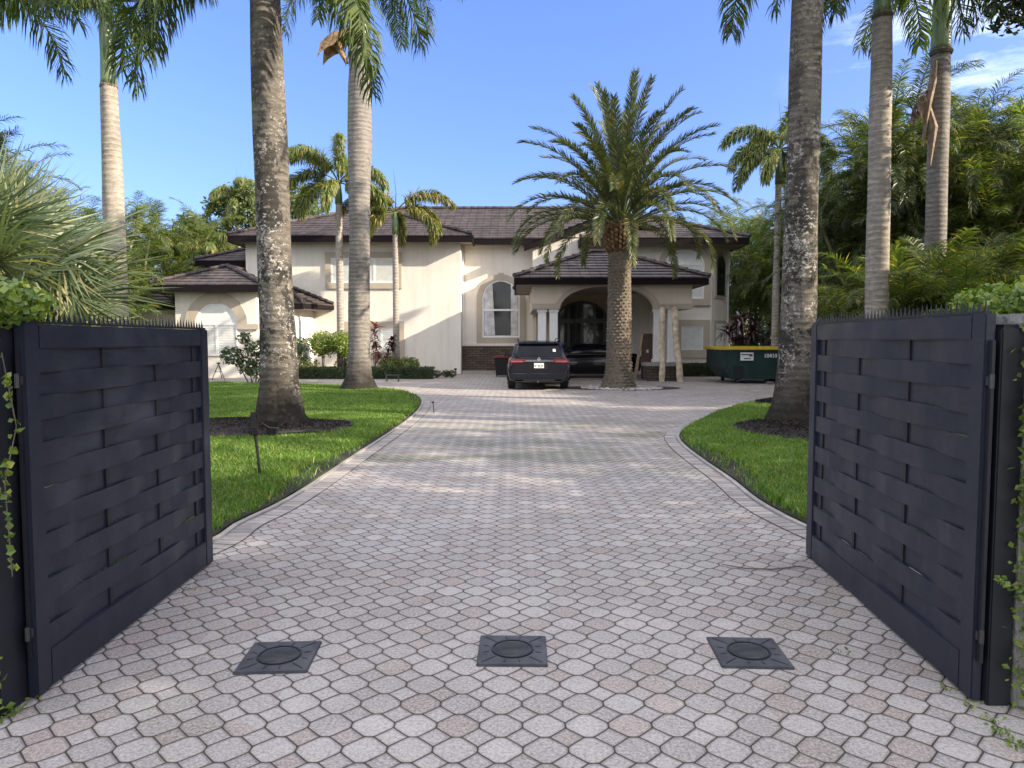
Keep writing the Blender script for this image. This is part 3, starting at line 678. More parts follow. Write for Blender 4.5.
# upper and lower windows of the main wing
a = at(331, 256, 33)[0]; c = at(396, 256, 33)[0]
window_rect(a, c, at(0, 283, 33)[2], at(0, 258, 33)[2], 33.0, .26, 'blind', 2)
a = at(349, 340, 33)[0]; c = at(398, 340, 33)[0]
window_rect(a, c, at(0, 352, 33)[2], at(0, 328, 33)[2], 33.0, .3, 'blind', 2)
# garage wing arched window
def window_arch(cx, hw, z0, zs, Y, trim, pane, arch_rz=None, transom=True, mull=1, wide=False, label=None):
    rz = arch_rz or hw
    w = MB(); w.prism(arch_ring(cx, zs, zs if wide else z0-.0, hw, hw+trim, rz, rz+trim), (0, Y-.08, 0), X_, Z_, (0, .1, 0))
    if wide:
        w.bb(cx-hw-trim-.45, cx-hw, Y-.08, Y+.02, zs-.22, zs-.001); w.bb(cx+hw, cx+hw+trim+.45, Y-.08, Y+.02, zs-.22, zs-.001)
        w.bb(cx-.14, cx+.14, Y-.11, Y-.081, zs+rz-.02, zs+rz+trim+.08)
    else:
        w.bb(cx-hw-trim, cx+hw+trim, Y-.08, Y+.02, z0-.3, z0-.001); w.bb(cx-.13, cx+.13, Y-.11, Y-.081, zs+rz-.01, zs+rz+trim+.06)
    wo = w.build('window', 'trim_stucco', house)
    f = MB(); f.prism(arch_ring(cx, zs, z0, hw-.075, hw-.003, rz-.075, rz-.003), (0, Y-.05, 0), X_, Z_, (0, .06, 0))
    f.bb(cx-hw+.08, cx+hw-.08, Y-.047, Y+.01, z0, z0+.09)
    if transom: f.bb(cx-hw+.08, cx+hw-.08, Y-.047, Y+.01, zs-.05, zs+.05)
    for k in range(mull):
        xm = cx-hw+2*hw*(k+1)/(mull+1); f.bb(xm-.05, xm+.05, Y-.044, Y+.01, z0+.092, zs-.051)
    sub(f.build('frame', 'white_frame', house), wo)
    p = MB(); p.prism([(cx+hw-.03, z0)]+arc(cx, zs, hw-.03, 0, math.pi, 24, rz-.03)+[(cx-hw+.03, z0)], (0, Y-.02, 0), X_, Z_, (0, .03, 0))
    if pane == 'blind':
        for k in range(int((zs-z0)/.1)): p.box((cx, Y-.026, z0+.12+k*.1), (2*hw-.17, .008, .08), rx=R(12))
    sub(p.build('pane', pane, house), wo)
    return wo
gx = at(217, 330, 29.5)[0]; hw = (at(238, 330, 29.5)[0]-at(196, 330, 29.5)[0])/2
window_arch(gx, hw, .9, at(0, 324, 29.5)[2], 29.5, .42, 'blind', wide=True)
# bay doors beside the garage wing (white, on the angled wall)
d = Vector((BX2-BX1, 1.89, 0)); ln = d.length; d.normalize(); nrm_ = Vector((d.y, -d.x, 0))
w = MB(); 
for (u0, u1) in ((.22, .95), (1.05, 1.75)):
    o_ = Vector((BX1, 31.1, 0))+d*u0+nrm_*.005; w.prism([(0, .12), (u1-u0, .12), (u1-u0, 2.55), (0, 2.55)], tuple(o_), tuple(d), Z_, tuple(nrm_*.05))
dw = w.build('door', 'white_frame', house)
p = MB()
for (u0, u1) in ((.32, .85), (1.15, 1.65)):
    o_ = Vector((BX1, 31.1, 0))+d*u0+nrm_*.056; p.prism([(0, .3), (u1-u0, .3), (u1-u0, 2.4), (0, 2.4)], tuple(o_), tuple(d), Z_, tuple(nrm_*.01))
sub(p.build('pane', 'blind', house), dw)
# arched window with curtains beside the entrance: dark room behind clear dark glass
wy = 33.9; wx = at(501, 330, wy)[0]; hw = (at(519.5, 330, wy)[0]-at(482, 330, wy)[0])/2; z0 = at(0, 337.5, wy)[2]; zs = at(0, 299, wy)[2]; rz_ = at(0, 280, wy)[2]-zs
wo = window_arch(wx, hw, z0, zs, wy, .26, 'window_glass', rz_, transom=False, mull=0)
f = MB(); f.bb(wx-hw+.08, wx+hw-.08, wy-.047, wy+.01, at(0, 310, wy)[2]-.045, at(0, 310, wy)[2]+.045); sub(f.build('frame', 'white_frame', house), wo)
c = MB()
for (xa, xb, fl) in ((wx-hw+.09, wx-hw+.48, .12), (wx+hw-.42, wx+hw-.09, -.10)):
    k = 12
    for i in range(k):
        f0, f1 = i/k, (i+1)/k; y0, y1 = wy-.034+.010*(i % 2), wy-.034+.010*((i+1) % 2)
        xt0, xt1 = xa+(xb-xa)*f0, xa+(xb-xa)*f1; top0 = zs+rz_*math.sqrt(max(0, 1-((xt0-wx)/hw)**2))*.9; top1 = zs+rz_*math.sqrt(max(0, 1-((xt1-wx)/hw)**2))*.9
        g = fl if fl > 0 else 0
        c.add([(xt0+g*f0, y0, z0+.1), (xt1+g*f1, y1, z0+.1), (xt1, y1, top1), (xt0, y0, top0)], [(0, 1, 2, 3)])
sub(c.build('curtain', 'curtain', house), wo)
# right bay windows
rx = at(684.5, 270, 32.6)[0]; window_arch(rx, .88, 3.4, at(0, 264, 32.6)[2], 32.6, .3, 'blind', at(0, 249.5, 32.6)[2]-at(0, 264, 32.6)[2], mull=0)
a = at(681, 340, 32.6)[0]; c = at(703, 340, 32.6)[0]; window_rect(a, c, at(0, 350, 32.6)[2], at(0, 326, 32.6)[2], 32.6, .28, 'blind', 0, cb=True)
# angled face window, upstairs and downstairs
d = Vector((1.05, 1.3, 0)).normalized(); nrm_ = Vector((d.y, -d.x, 0))
for (z0_, z1_, arch) in ((3.6, 5.35, True), (.9, 2.3, False)):
    o_ = Vector((9.0, 32.6, 0))+d*.42; W_ = .85
    outer = [(0-.14, z0_-.14), (W_+.14, z0_-.14)]+([(W_+.14, z1_-.4)]+arc(W_/2, z1_-.4, W_/2+.14, 0, math.pi, 12)[1:-1]+[(-.14, z1_-.4)] if arch else [(W_+.14, z1_+.14), (-.14, z1_+.14)])
    inner = [(0, z0_), (W_, z0_)]+([(W_, z1_-.4)]+arc(W_/2, z1_-.4, W_/2, 0, math.pi, 12)[1:-1]+[(0, z1_-.4)] if arch else [(W_, z1_), (0, z1_)])
    w = MB(); w.prism(outer, tuple(o_+nrm_*.004), tuple(d), Z_, tuple(nrm_*.05)); wo2 = w.build('window', 'trim_stucco', house)
    p = MB(); p.prism(inner, tuple(o_+nrm_*.056), tuple(d), Z_, tuple(nrm_*.02)); sub(p.build('pane', 'blind' if not arch else 'window_glass', house), wo2)
# dark stone plinth and step under the arched window
mb = MB(); mb.bb(-2.33, .5, 33.55, 33.88, 0, at(0, 346, 33.5)[2]); mb.build('stone_plinth', 'dark_stone', house)
mb = MB(); mb.bb(-2.3, 1.2, 33.0, 33.54, 0, .13); mb.build('step', 'curb_stone', house)
# cornice band between entrance windows and plinth, downspouts
mb = MB(); mb.bb(-2.36, .9, 33.78, 33.9, at(0, 346, 33.6)[2]+.005, at(0, 346, 33.6)[2]+.12); mb.build('ledge', 'stucco', house)
for (x, y, z0_, z1_) in ((-2.29, 33.82, .1, 5.95), (10.12, 33.95, .1, 5.8)):
    mb = MB(); mb.tube([(x, y, z0_), (x, y, z1_)], .055, 8); mb.build('downspout', 'downspout', house)

# portico
PX0, PX1 = at(533, 300, 27.4)[0], at(692, 300, 27.4)[0]; PY = 27.4
zt = at(0, 283.5, PY)[2]+.12; zb_ = at(0, 309, PY)[2]
acx = (at(560, 300, PY)[0]+at(655, 300, PY)[0])/2; ahw = (at(655, 300, PY)[0]-at(560, 300, PY)[0])/2; arz = at(0, 285.5, PY)[2]-zb_
poly = [(PX0, zb_), (PX0, zt), (PX1, zt), (PX1, zb_), (acx+ahw, zb_)]+arc(acx, zb_, ahw, 0, math.pi, 28, arz)[1:-1]+[(acx-ahw, zb_)]
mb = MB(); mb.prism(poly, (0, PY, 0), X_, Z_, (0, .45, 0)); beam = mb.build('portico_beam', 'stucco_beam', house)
band = [(PX0-.04, zb_), (PX0-.04, zb_+.2), (acx-ahw-.2, zb_+.2)]+arc(acx, zb_+.05, ahw+.17, math.pi, 0, 28, arz+.12)[2:-2]+[(acx+ahw+.2, zb_+.2), (PX1+.04, zb_+.2), (PX1+.04, zb_), (acx+ahw, zb_)]+arc(acx, zb_, ahw, 0, math.pi, 28, arz)[1:-1]+[(acx-ahw, zb_)]
mb = MB(); mb.prism(band, (0, PY-.05, 0), X_, Z_, (0, .048, 0)); sub(mb.build('moulding', 'trim_stucco', house), beam)
mb = MB(); mb.bb(PX0, PX0+.45, PY+.451, 33.29, zb_, zt); mb.build('portico_beam', 'stucco_beam', house); mb = MB(); mb.bb(PX1-.45, PX1, PY+.451, 32.59, zb_, zt); mb.build('portico_beam', 'stucco_beam', house)
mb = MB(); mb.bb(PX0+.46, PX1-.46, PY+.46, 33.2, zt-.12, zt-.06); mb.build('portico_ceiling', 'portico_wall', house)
roof_part(at(514, 280, 26.9)[0], at(710, 280, 26.9)[0], 26.9, 33.4, at(0, 278, 26.9)[2], slope=.41, fh=.24)
def column(x0, x1, y, z0_):
    mb = MB(); cx = (x0+x1)/2; w = x1-x0
    mb.box((cx, y, (z0_+zb_)/2), (w, w, zb_-z0_-.002)); mb.box((cx, y, zb_-.06), (w+.08, w+.08, .11)); mb.box((cx, y, z0_+.06), (w+.08, w+.08, .12))
    mb.build('column', 'white_frame', house, bevel=.01)
for (a, c, y, z0_) in ((538, 546, 27.62, .62), (549.5, 557.5, 27.62, .62), (653.5, 660.5, 27.62, .70), (667, 675.5, 27.62, .70)): column(at(a, 330, y)[0], at(c, 330, y)[0], y, z0_)
for (a, c) in ((535, 560), (646, 682)):
    xa, xc = at(a, 370, 27.2)[0], at(c, 370, 27.2)[0]
    mb = MB(); mb.bb(xa+.05, xc-.05, 27.2, 28.1, 0, .56); pl = mb.build('column_base', 'dark_stone', house)
    mb = MB(); mb.bb(xa, xc, 27.13, 28.17, .561, .69); sub(mb.build('cap_stone', 'curb_stone', house), pl)
# inside wall of the portico and the entrance doors
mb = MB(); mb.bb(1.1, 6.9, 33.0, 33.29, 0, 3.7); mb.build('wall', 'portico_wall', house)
dx0, dx1 = at(556, 330, 32.98)[0], at(607, 330, 32.98)[0]; dcx = (dx0+dx1)/2; dh = (dx1-dx0)/2; dzs = at(0, 320, 32.98)[2]; drz = at(0, 301, 32.98)[2]-dzs
mb = MB(); mb.prism([(dcx+dh, 0)]+arc(dcx, dzs, dh, 0, math.pi, 24, drz)+[(dcx-dh, 0)], (0, 32.90, 0), X_, Z_, (0, .09, 0)); door = mb.build('front_door', 'dark_frame', house)
mb = MB()
for k, (f0, f1) in enumerate(((.08, .22), (.27, .48), (.52, .73), (.78, .92))):
    xa, xb = dx0+(dx1-dx0)*f0, dx0+(dx1-dx0)*f1; mb.bb(xa, xb, 32.885, 32.899, .35, dzs-.15)
    h0 = dzs+.05; zz = lambda x: dzs+drz*math.sqrt(max(0, 1-((x-dcx)/dh)**2))-.12
    if min(zz(xa), zz(xb)) > h0+.05: mb.prism([(xa, h0), (xb, h0), (xb, zz(xb)), ((xa+xb)/2, zz((xa+xb)/2)), (xa, zz(xa))], (0, 32.885, 0), X_, Z_, (0, .014, 0))
sub(mb.build('pane', 'window_glass', house), door)
mb = MB()    # wrought iron scrolls
for (f0, f1) in ((.27, .48), (.52, .73)):
    xa, xb = dx0+(dx1-dx0)*f0, dx0+(dx1-dx0)*f1; cx = (xa+xb)/2
    for q in range(6):
        zc = .6+q*.38; mb.tube([(cx+.12*math.cos(t)*(1-.02*k), 32.87, zc+.17*math.sin(t)) for k, t in enumerate(np.linspace(0, 6.0, 14))], .012, 5)
    mb.tube([(cx, 32.87, .36), (cx, 32.87, dzs-.16)], .012, 5)
sub(mb.build('ironwork', 'dark_frame', house), door)
mb = MB(); mb.tube([(dcx-.1, 32.84, 1.0), (dcx-.1, 32.80, 1.05), (dcx-.1, 32.80, 1.35), (dcx-.1, 32.84, 1.4)], .018, 6); sub(mb.build('handle', 'steel', house), door)
# small window at the right of the portico back wall
a, c = at(634.5, 340, 32.98)[0], at(653, 340, 32.98)[0]; wq = window_rect(a, c, at(0, 358, 33)[2], at(0, 325, 33)[2], 32.99, .16, 'window_glass', 1)

# ================================================================== GATES
def gate_leaf(label, hinge, far, ztop, side):
    """built along +Y from the hinge; the woven face looks at the drive"""
    hx, hy = hinge; fx, fy = far; Ln = math.hypot(fx-hx, fy-hy); ang = math.atan2(-(fx-hx), fy-hy)
    t = thing('gate_leaf', label, 'gate', (0, 0, 0), 'open driveway gate leaves'); ORG[t.name] = (0, 0, 0)
    z0, z1 = .012, ztop; D = .022
    def bx(mb, y0, y1, za, zb, x0=-D, x1=D): mb.bb(x0, x1, y0, y1, za, zb); return mb
    mb = MB(); bx(mb, 0, .10, z0, z1); bx(mb, Ln-.11, Ln, z0, z1-.0); bx(mb, .1005, Ln-.1105, 1.505+(ztop-1.615), z1-.002, -D+.002, D-.002); bx(mb, .1005, Ln-.1105, z0+.002, .185, -D+.002, D-.002)
    mb.build('frame', 'gate_paint', t, bevel=.005)
    npost = 4; ys = [.10+.02, .62, 1.16, 1.70]; rows = 13; rh = (1.505+(ztop-1.615)-.185)/rows
    ys = [.1+(Ln-.21)*f for f in (-.06, .315, .645, .945)]
    mb = MB()
    for y in ys:
        bx(mb, y-.016, y+.016, .186, 1.504+(ztop-1.615), -.006, .006)
    mb.build('stake', 'gate_post_paint', t)
    N = 70; yy = np.linspace(.1005, Ln-.1105, N); sp = ys[1]-ys[0]
    mb = MB()
    for r in range(rows):
        ph = 0 if r % 2 == 0 else math.pi
        off = np.zeros(N)
        for i, y in enumerate(yy):
            k = np.interp(y, ys, range(4)) if y > ys[0] else 0
            c = math.cos(math.pi*k+ph+ (math.pi if side else 0)); off[i] = .0085*np.sign(c)*min(1, abs(c)*1.7)
        off += RNG.normal(0, .0008); dz = RNG.normal(0, .0015, 2)
        za, zb = .185+r*rh-.001, .185+(r+1)*rh+.001; th = .0055; V = []
        for i, y in enumerate(yy):
            e = dz[0]+(dz[1]-dz[0])*i/N; V += [(off[i]-th, y, za+e), (off[i]+th, y, za+e), (off[i]+th, y, zb+e), (off[i]-th, y, zb+e)]
        F = [(i*4+a, i*4+(a+1) % 4, (i+1)*4+(a+1) % 4, (i+1)*4+a) for i in range(N-1) for a in range(4)]+[(0, 1, 2, 3), ((N-1)*4+3, (N-1)*4+2, (N-1)*4+1, (N-1)*4)]
        mb.add(V, F)
    mb.build('woven_boards', 'gate_paint', t)
    mb = MB(); bx(mb, .02, Ln-.02, z1+.0005, z1+.012, -.015, .015)
    n = 46
    for k in range(n):
        y = .04+(Ln-.08)*k/(n-1); h = .052*(.9+.2*random.random())
        mb.add([(-.004, y-.009, z1+.0125), (.004, y-.009, z1+.0125), (.004, y+.009, z1+.0125), (-.004, y+.009, z1+.0125), (random.uniform(-.003, .003), y+random.uniform(-.003, .003), z1+.012+h)], [(0, 1, 4), (1, 2, 4), (2, 3, 4), (3, 0, 4), (3, 2, 1, 0)])
    mb.build('spike_strip', 'gate_post_paint', t)
    s_ = -1 if side == 0 else 1
    for z in (.30, 1.38):
        mb = MB(); mb.tube([(0, -.024, z-.03), (0, -.024, z+.03)], .010, 10); mb.box((0, -.010, z), (.03, .018, .04)); mb.build('hinge', 'steel', t, bevel=.003)
    t.location = (hx, hy, 0); t.rotation_euler = (0, 0, ang)
    return t
LH = gnd(31, 701); LF = gnd(213, 563); RH = gnd(979, 704); RF = gnd(808, 556)
gate_leaf('open navy-black gate leaf of woven boards at the left side of the drive', (LH[0]+.005, LH[1]+.01), (LF[0]-.018, LF[1]), 1.62, 0)
gate_leaf('open navy-black gate leaf of woven boards at the right side of the drive', (RH[0]-.008, RH[1]+.01), (RF[0]+.004, RF[1]), 1.66, 1)
for (x0, x1, y0, y1, lb, mir) in ((LH[0]-.30, LH[0]-.022, LH[1]-.15, LH[1]+.12, 'dark steel gate post with ivy runners beside the left gate leaf', 1), (RH[0]+.020, RH[0]+.120, RH[1]-.02, RH[1]+.12, 'dark steel gate post beside the right gate leaf and the concrete pillar', 0)):
    t = thing('gate_post', lb, 'gate post', ((x0+x1)/2, (y0+y1)/2, 0))
    mb = MB(); mb.bb(x0, x1, y0, y1, 0, 1.60); mb.build('post', 'gate_post_paint', t, bevel=.006)
    mb = MB(); mb.bb(x0+.02, x1-.02, y0+.02, y1-.02, 1.6005, 1.615); mb.build('cap', 'gate_post_paint', t)
# concrete pillars beyond each post, creeping fig over them
def ivy(mb, pts, n, size, spread=.03): 
    pts = np.array(pts); q = RNG.random(n); d = np.linspace(0, 1, len(pts)); C = np.stack([np.interp(q, d, pts[:, k]) for k in range(3)], 1)+RNG.normal(0, spread, (n, 3)); leafcloud(mb, C, n, size, .75, .1)
px = RH[0]+.128
t = thing('pillar', 'lichened concrete gate pillar behind creeping ivy at the right edge', 'pillar', (px+.25, RH[1]-.05, 0))
mb = MB(); mb.bb(px, px+.5, RH[1]-.04, RH[1]+.35, 0, 1.58); mb.build('shaft', 'old_concrete', t, bevel=.012)
mb = MB(); mb.bb(px-.02, px+.53, RH[1]-.06, RH[1]+.38, 1.5805, 1.66); mb.build('cap', 'old_concrete', t, bevel=.01)
px2 = LH[0]-.31
t = thing('pillar', 'lichened concrete gate pillar under the ivy at the left edge', 'pillar', (px2-.25, LH[1]-.05, 0))
mb = MB(); mb.bb(px2-.5, px2, RH[1]-.2, LH[1]+.35, 0, 1.58); mb.build('shaft', 'old_concrete', t, bevel=.012)
mb = MB(); mb.bb(px2-.53, px2+.03, LH[1]-.25, LH[1]+.38, 1.5805, 1.66); mb.build('cap', 'old_concrete', t, bevel=.01)
def ivy_plant(name, label, cat, loc, blobs, runners, mat='ivy_leaf', size=.05):
    t = thing(name, label, cat, loc); mb = MB()
    for (c, r, n) in blobs:
        P, d = ball(n, c, r, shell=.6); leafcloud(mb, P, n, size, .7, .2, out=d)
    for (pts, n, sp) in runners: ivy(mb, pts, n, size*.85, sp)
    mb.build('leaves', mat, t)
    st = MB()
    for (pts, n, sp) in runners: st.tube(pts, .0025, 5, False)
    if not runners:
        for (c, r, n) in blobs: st.tube([(c[0], c[1], 0.0), c], .012, 5)
    st.build('stem', 'branch_bark', t)
    return t
fx_ = RH[0]+.115; fy_ = RH[1]-.06
ivy_plant('ivy', 'creeping ivy hanging over the right gate pillar with runners on the dark post', 'ivy', (fx_+.2, fy_, 0),
    [((fx_+.30, fy_+.20, 1.72), (.30, .26, .13), 2100), ((fx_+.16, fy_+.5, 1.72), (.16, .25, .10), 700)],
    [([(fx_+.06, fy_, 1.65), (fx_+.03, fy_-.02, 1.3), (fx_+.05, fy_-.02, .95), (fx_+.04, fy_-.02, .5), (fx_+.06, fy_-.01, .02)], 1300, .036),
     ([(fx_+.1, fy_, 1.6), (fx_+.1, fy_-.02, 1.1), (fx_+.07, fy_-.02, .8)], 1000, .045),
     ([(fx_+.03, fy_-.02, .56), (fx_-.07, fy_-.02, .54), (fx_-.12, fy_-.02, .58)], 26, .010), ([(fx_+.04, fy_-.02, .98), (fx_-.02, fy_-.02, .96)], 16, .014), ([(fx_+.03, fy_-.02, 1.30), (fx_-.03, fy_-.02, 1.28)], 20, .012)], size=.036)
gx_ = LH[0]+.055; gy_ = LH[1]-.165
ivy_plant('ivy', 'bright ivy above and along the left gate post', 'ivy', (gx_-.1, gy_, 0),
    [((gx_-.22, gy_+.20, 1.70), (.26, .3, .12), 1500)],
    [([(gx_-.05, gy_, 1.6), (gx_-.06, gy_-.008, 1.42)], 16, .028), ([(gx_, gy_, 1.5), (gx_+.005, gy_+.06, 1.2), (gx_-.01, gy_, .98), (gx_+.005, gy_, .6)], 60, .010),
     ([(gx_-.07, gy_-.01, .95), (gx_+.01, gy_-.01, .93)], 16, .012), ([(gx_-.19, gy_-.01, .98), (gx_-.14, gy_-.02, .6), (gx_-.09, gy_-.02, .3), (gx_-.07, gy_-.02, .02)], 210, .020)], size=.042)

# ================================================================== IN-GROUND COVERS
def cover_mesh(t):
    mb = MB(); s = .17; mb.bb(-s, s, -s, s, -.01, .012); o = mb.build('plate', 'cast_iron', t, bevel=.004)
    mb = MB(); n = 40; ri, ro = .094, .104
    V = []; 
    for (r, z) in ((ri, .0125), (ri, .019), (ro, .019), (ro, .0125)): V += [(r*math.cos(2*math.pi*k/n), r*math.sin(2*math.pi*k/n), z) for k in range(n)]
    F = [(a*n+k, a*n+(k+1) % n, (a+1)*n+(k+1) % n, (a+1)*n+k) for a in range(3) for k in range(n)]; mb.add(V, F)
    for k in range(12):
        a = 2*math.pi*k/12+.26; r1 = .15/max(abs(math.cos(a)), abs(math.sin(a))); mb.box(((.112+r1)/2*math.cos(a), (.112+r1)/2*math.sin(a), .0135), (r1-.125, .004, .002), rz=a)
    mb.build('rim', 'gate_post_paint', t)
    mb = MB(); mb.add([(.092*math.cos(2*math.pi*k/n), .092*math.sin(2*math.pi*k/n), .015) for k in range(n)], [tuple(range(n))])
    for r in range(-5, 6):
        w = math.sqrt(max(0, .088**2-(r*.014)**2)); mb.box((0, r*.014, .0165), (2*w, .006, .003))
    mb.build('lid', 'cast_iron', t)
for i, (x, y, rz, lb) in enumerate(((279.5, 658, 0, 'square dark metal cover in the pavers, left one of the three'), (512.5, 651.5, 0, 'square dark metal cover in the pavers, middle one of the three'), (748.5, 653.5, 0, 'square dark metal cover in the pavers, right one of the three'))):
    g = gnd(x, y)
    if i == 0: cv = thing('ground_cover', lb, 'cover', (0, 0, 0), 'square covers set in the drive'); cover_mesh(cv); cv.location = (g[0], g[1], .0); cv0 = cv
    else: cv = copy_thing(cv0, (g[0], g[1], .0), 0, lb)
    cv.rotation_euler = (0, 0, R((3, -1, -3)[i]))

# ================================================================== CAR SEEN FROM BEHIND
def loft(mb, rings, caps=True):
    n = len(rings[0]); V = [p for r in rings for p in r]; k = len(rings)
    F = [(i*n+j, i*n+(j+1) % n, (i+1)*n+(j+1) % n, (i+1)*n+j) for i in range(k-1) for j in range(n)]
    if caps: F += [tuple(range(n))[::-1], tuple((k-1)*n+j for j in range(n))]
    mb.add(V, F)
def xring(y, pts):     # half section (x>=0, bottom to top) mirrored
    return [(x, y, z) for x, z in pts]+[(-x, y, z) for x, z in pts[::-1] if x > 1e-6]
def wheel(t, x, y, r=.36, w=.25, side=1):
    mb = MB(); prof = [(-w/2, r*.66), (-w/2+.01, r*.92), (-w/2+.035, r), (w/2-.035, r), (w/2-.01, r*.92), (w/2, r*.66)]; n = 28
    V = [(x+a, y+q*math.cos(2*math.pi*k/n), r+q*math.sin(2*math.pi*k/n)) for a, q in prof for k in range(n)]
    F = [(i*n+k, i*n+(k+1) % n, (i+1)*n+(k+1) % n, (i+1)*n+k) for i in range(5) for k in range(n)]+[tuple(range(n)), tuple(5*n+k for k in range(n))[::-1]]
    mb.add(V, F); wo = mb.build('wheel', 'rubber', t)
    mb = MB()
    for k in range(5):
        a = 2*math.pi*k/5; mb.box((x+side*(w/2-.0), y+r*.33*math.cos(a), r+r*.33*math.sin(a)), (.03, r*.60, .05), rx=a)
    mb.tube([(x+side*(w/2-.02), y, r), (x+side*(w/2+.02), y, r)], .05, 12); sub(mb.build('rim', 'steel', t), wo)
def suv():
    g = gnd(538.5, 389.5); bx, by = g
    t = thing('parked_car', 'dark blue-black estate car parked on the pavers, seen from behind', 'car', (bx, by, 0)); O = np.array((bx, by-.35))
    S = 1.0
    def tr(rings): return [[(x+O[0], y+O[1], z) for x, y, z in r] for r in rings]
    Ln = 4.75
    def body(y, hw, zb, zbelt, bulge=1.0):
        return xring(y, [(0, zb), (hw*.80, zb), (hw*.94, zb+.06), (hw*.985, zb+.22), (hw*1.0, zb+.36), (hw*.985, zbelt-.22), (hw*.955, zbelt-.06), (hw*.90, zbelt), (0, zbelt+.015)])
    st = [(0.02, .84, .42, .86), (.0, .90, .36, .93), (.06, .945, .30, .98), (.25, .965, .24, 1.0), (.8, .985, .22, 1.0), (1.3, .975, .22, .99), (2.2, .965, .22, .97), (3.2, .97, .22, .95), (3.7, .975, .22, .93), (4.3, .94, .24, .86), (4.62, .86, .28, .76), (4.75, .74, .34, .66)]
    mb = MB(); loft(mb, tr([body(*s) for s in st])); body_o = mb.build('body', 'blue_black_paint', t, smooth=True)
    # cabin
    def cab(y, hwb, hwt, z0, z1): return xring(y, [(0, z0), (hwb, z0), (hwb*.99, z0+.02), ((hwb*.55+hwt*.45), z0+(z1-z0)*.5), (hwt*1.02, z1-.07), (hwt*.93, z1-.012), (hwt*.6, z1), (0, z1+.008)])
    st = [(.06, .86, .80, .93, 1.00), (.14, .865, .76, .93, 1.20), (.24, .87, .715, .93, 1.42), (.32, .87, .70, .93, 1.485), (.6, .87, .70, .93, 1.515), (1.4, .87, .705, .93, 1.535), (2.1, .87, .70, .93, 1.525), (2.6, .87, .68, .93, 1.46), (3.1, .86, .66, .92, 1.2), (3.6, .84, .70, .90, .945)]
    mb = MB(); loft(mb, tr([cab(*s) for s in st])); mb.build('roof', 'blue_black_paint', t, smooth=True)
    def quad(o, pts, mat, nm, par=None, th=.006, sm=False):
        mb = MB(); V = np.array([(p[0]+O[0], p[1]+O[1], p[2]) for p in pts]); n = np.cross(V[1]-V[0], V[-1]-V[0]); n /= np.linalg.norm(n)
        mb.add(np.vstack([V, V+n*th]), [tuple(range(len(V)))[::-1], tuple(range(len(V), 2*len(V)))]+[(i, (i+1) % len(V), len(V)+(i+1) % len(V), len(V)+i) for i in range(len(V))])
        ob = mb.build(nm, mat, t)
        if par: sub(ob, par)
        return ob
    rg = quad(t, [(-.70, .050, 1.03), (.70, .050, 1.03), (.665, .135, 1.25), (.60, .215, 1.40), (-.60, .215, 1.40), (-.665, .135, 1.25)], 'car_glass', 'rear_window')
    mb = MB(); mb.box((O[0]-.02, O[1]+.055, 1.075), (.52, .012, .022), ry=R(3)); mb.tube([(O[0], O[1]+.03, 1.05), (O[0], O[1]+.06, 1.05)], .03, 8); sub(mb.build('wiper', 'black_plastic', t), rg)
    quad(t, [(.43, .075, 1.19), (.52, .075, 1.19), (.51, .105, 1.27), (.43, .105, 1.27)], 'paper', 'sticker', rg, .004)
    mb = MB(); mb.prism([(.19, 1.405), (.13, 1.43), (.20, 1.49), (.36, 1.50)], (O[0]-.64, O[1], 0), (0, 1, 0), Z_, (1.28, 0, 0)); mb.build('spoiler', 'blue_black_paint', t, bevel=.008)
    for s in (-1, 1):
        mb = MB(); mb.tube([(O[0]+s*.63, O[1]+.5, 1.53), (O[0]+s*.64, O[1]+.56, 1.58), (O[0]+s*.65, O[1]+1.4, 1.595), (O[0]+s*.64, O[1]+2.2, 1.58), (O[0]+s*.63, O[1]+2.3, 1.53)], .016, 6); mb.build('roof_rail', 'black_plastic', t)
        # tail lamps wrap round the corner
        mb = MB(); mb.prism([(.40, .875), (.46, .965), (.80, .965), (.915, .93), (.925, .86), (.80, .835), (.52, .85)], (O[0], O[1]-.022, 0), (s, 0, 0), Z_, (0, .10, 0)); tl = mb.build('tail_light', 'tail_lamp', t, bevel=.01)
        mb = MB(); mb.prism([(.50, .888), (.52, .905), (.86, .905), (.88, .888)], (O[0], O[1]-.028, 0), (s, 0, 0), Z_, (0, .005, 0)); sub(mb.build('lamp_strip', 'chrome', t), tl)
        mb = MB(); mb.box((O[0]+s*.74, O[1]-.012, .43), (.20, .03, .035)); mb.build('reflector', 'tail_lamp', t)
        mb = MB(); mb.prism([(.48, .285), (.50, .34), (.72, .34), (.74, .285)], (O[0], O[1]-.02, 0), (s, 0, 0), Z_, (0, .08, 0)); mb.build('exhaust_trim', 'chrome', t, bevel=.006)
        mb = MB(); c = (O[0]+s*1.0, O[1]+3.15, 1.03); mb.box(c, (.20, .14, .13)); mb.box((O[0]+s*.9, O[1]+3.15, .99), (.12, .06, .04)); mb.build('mirror', 'blue_black_paint', t, bevel=.03)
        # side windows
        mb = MB()
        for (y0, y1, yt0, yt1) in ((.30, 1.15, .42, 1.2), (1.2, 2.05, 1.24, 2.05), (2.1, 3.05, 2.1, 2.6)):
            V = [(s*.872, y0, 1.0), (s*.872, y1, 1.0), (s*.728, yt1, 1.42), (s*.728, yt0, 1.42)]; V = [(x+O[0], y+O[1], z) for x, y, z in V]; mb.add(V, [(0, 1, 2, 3)])
        mb.build('side_window', 'car_glass', t)
        for y in (.86, 3.82): wheel(t, O[0]+s*.84, O[1]+y, .345, .25, s)
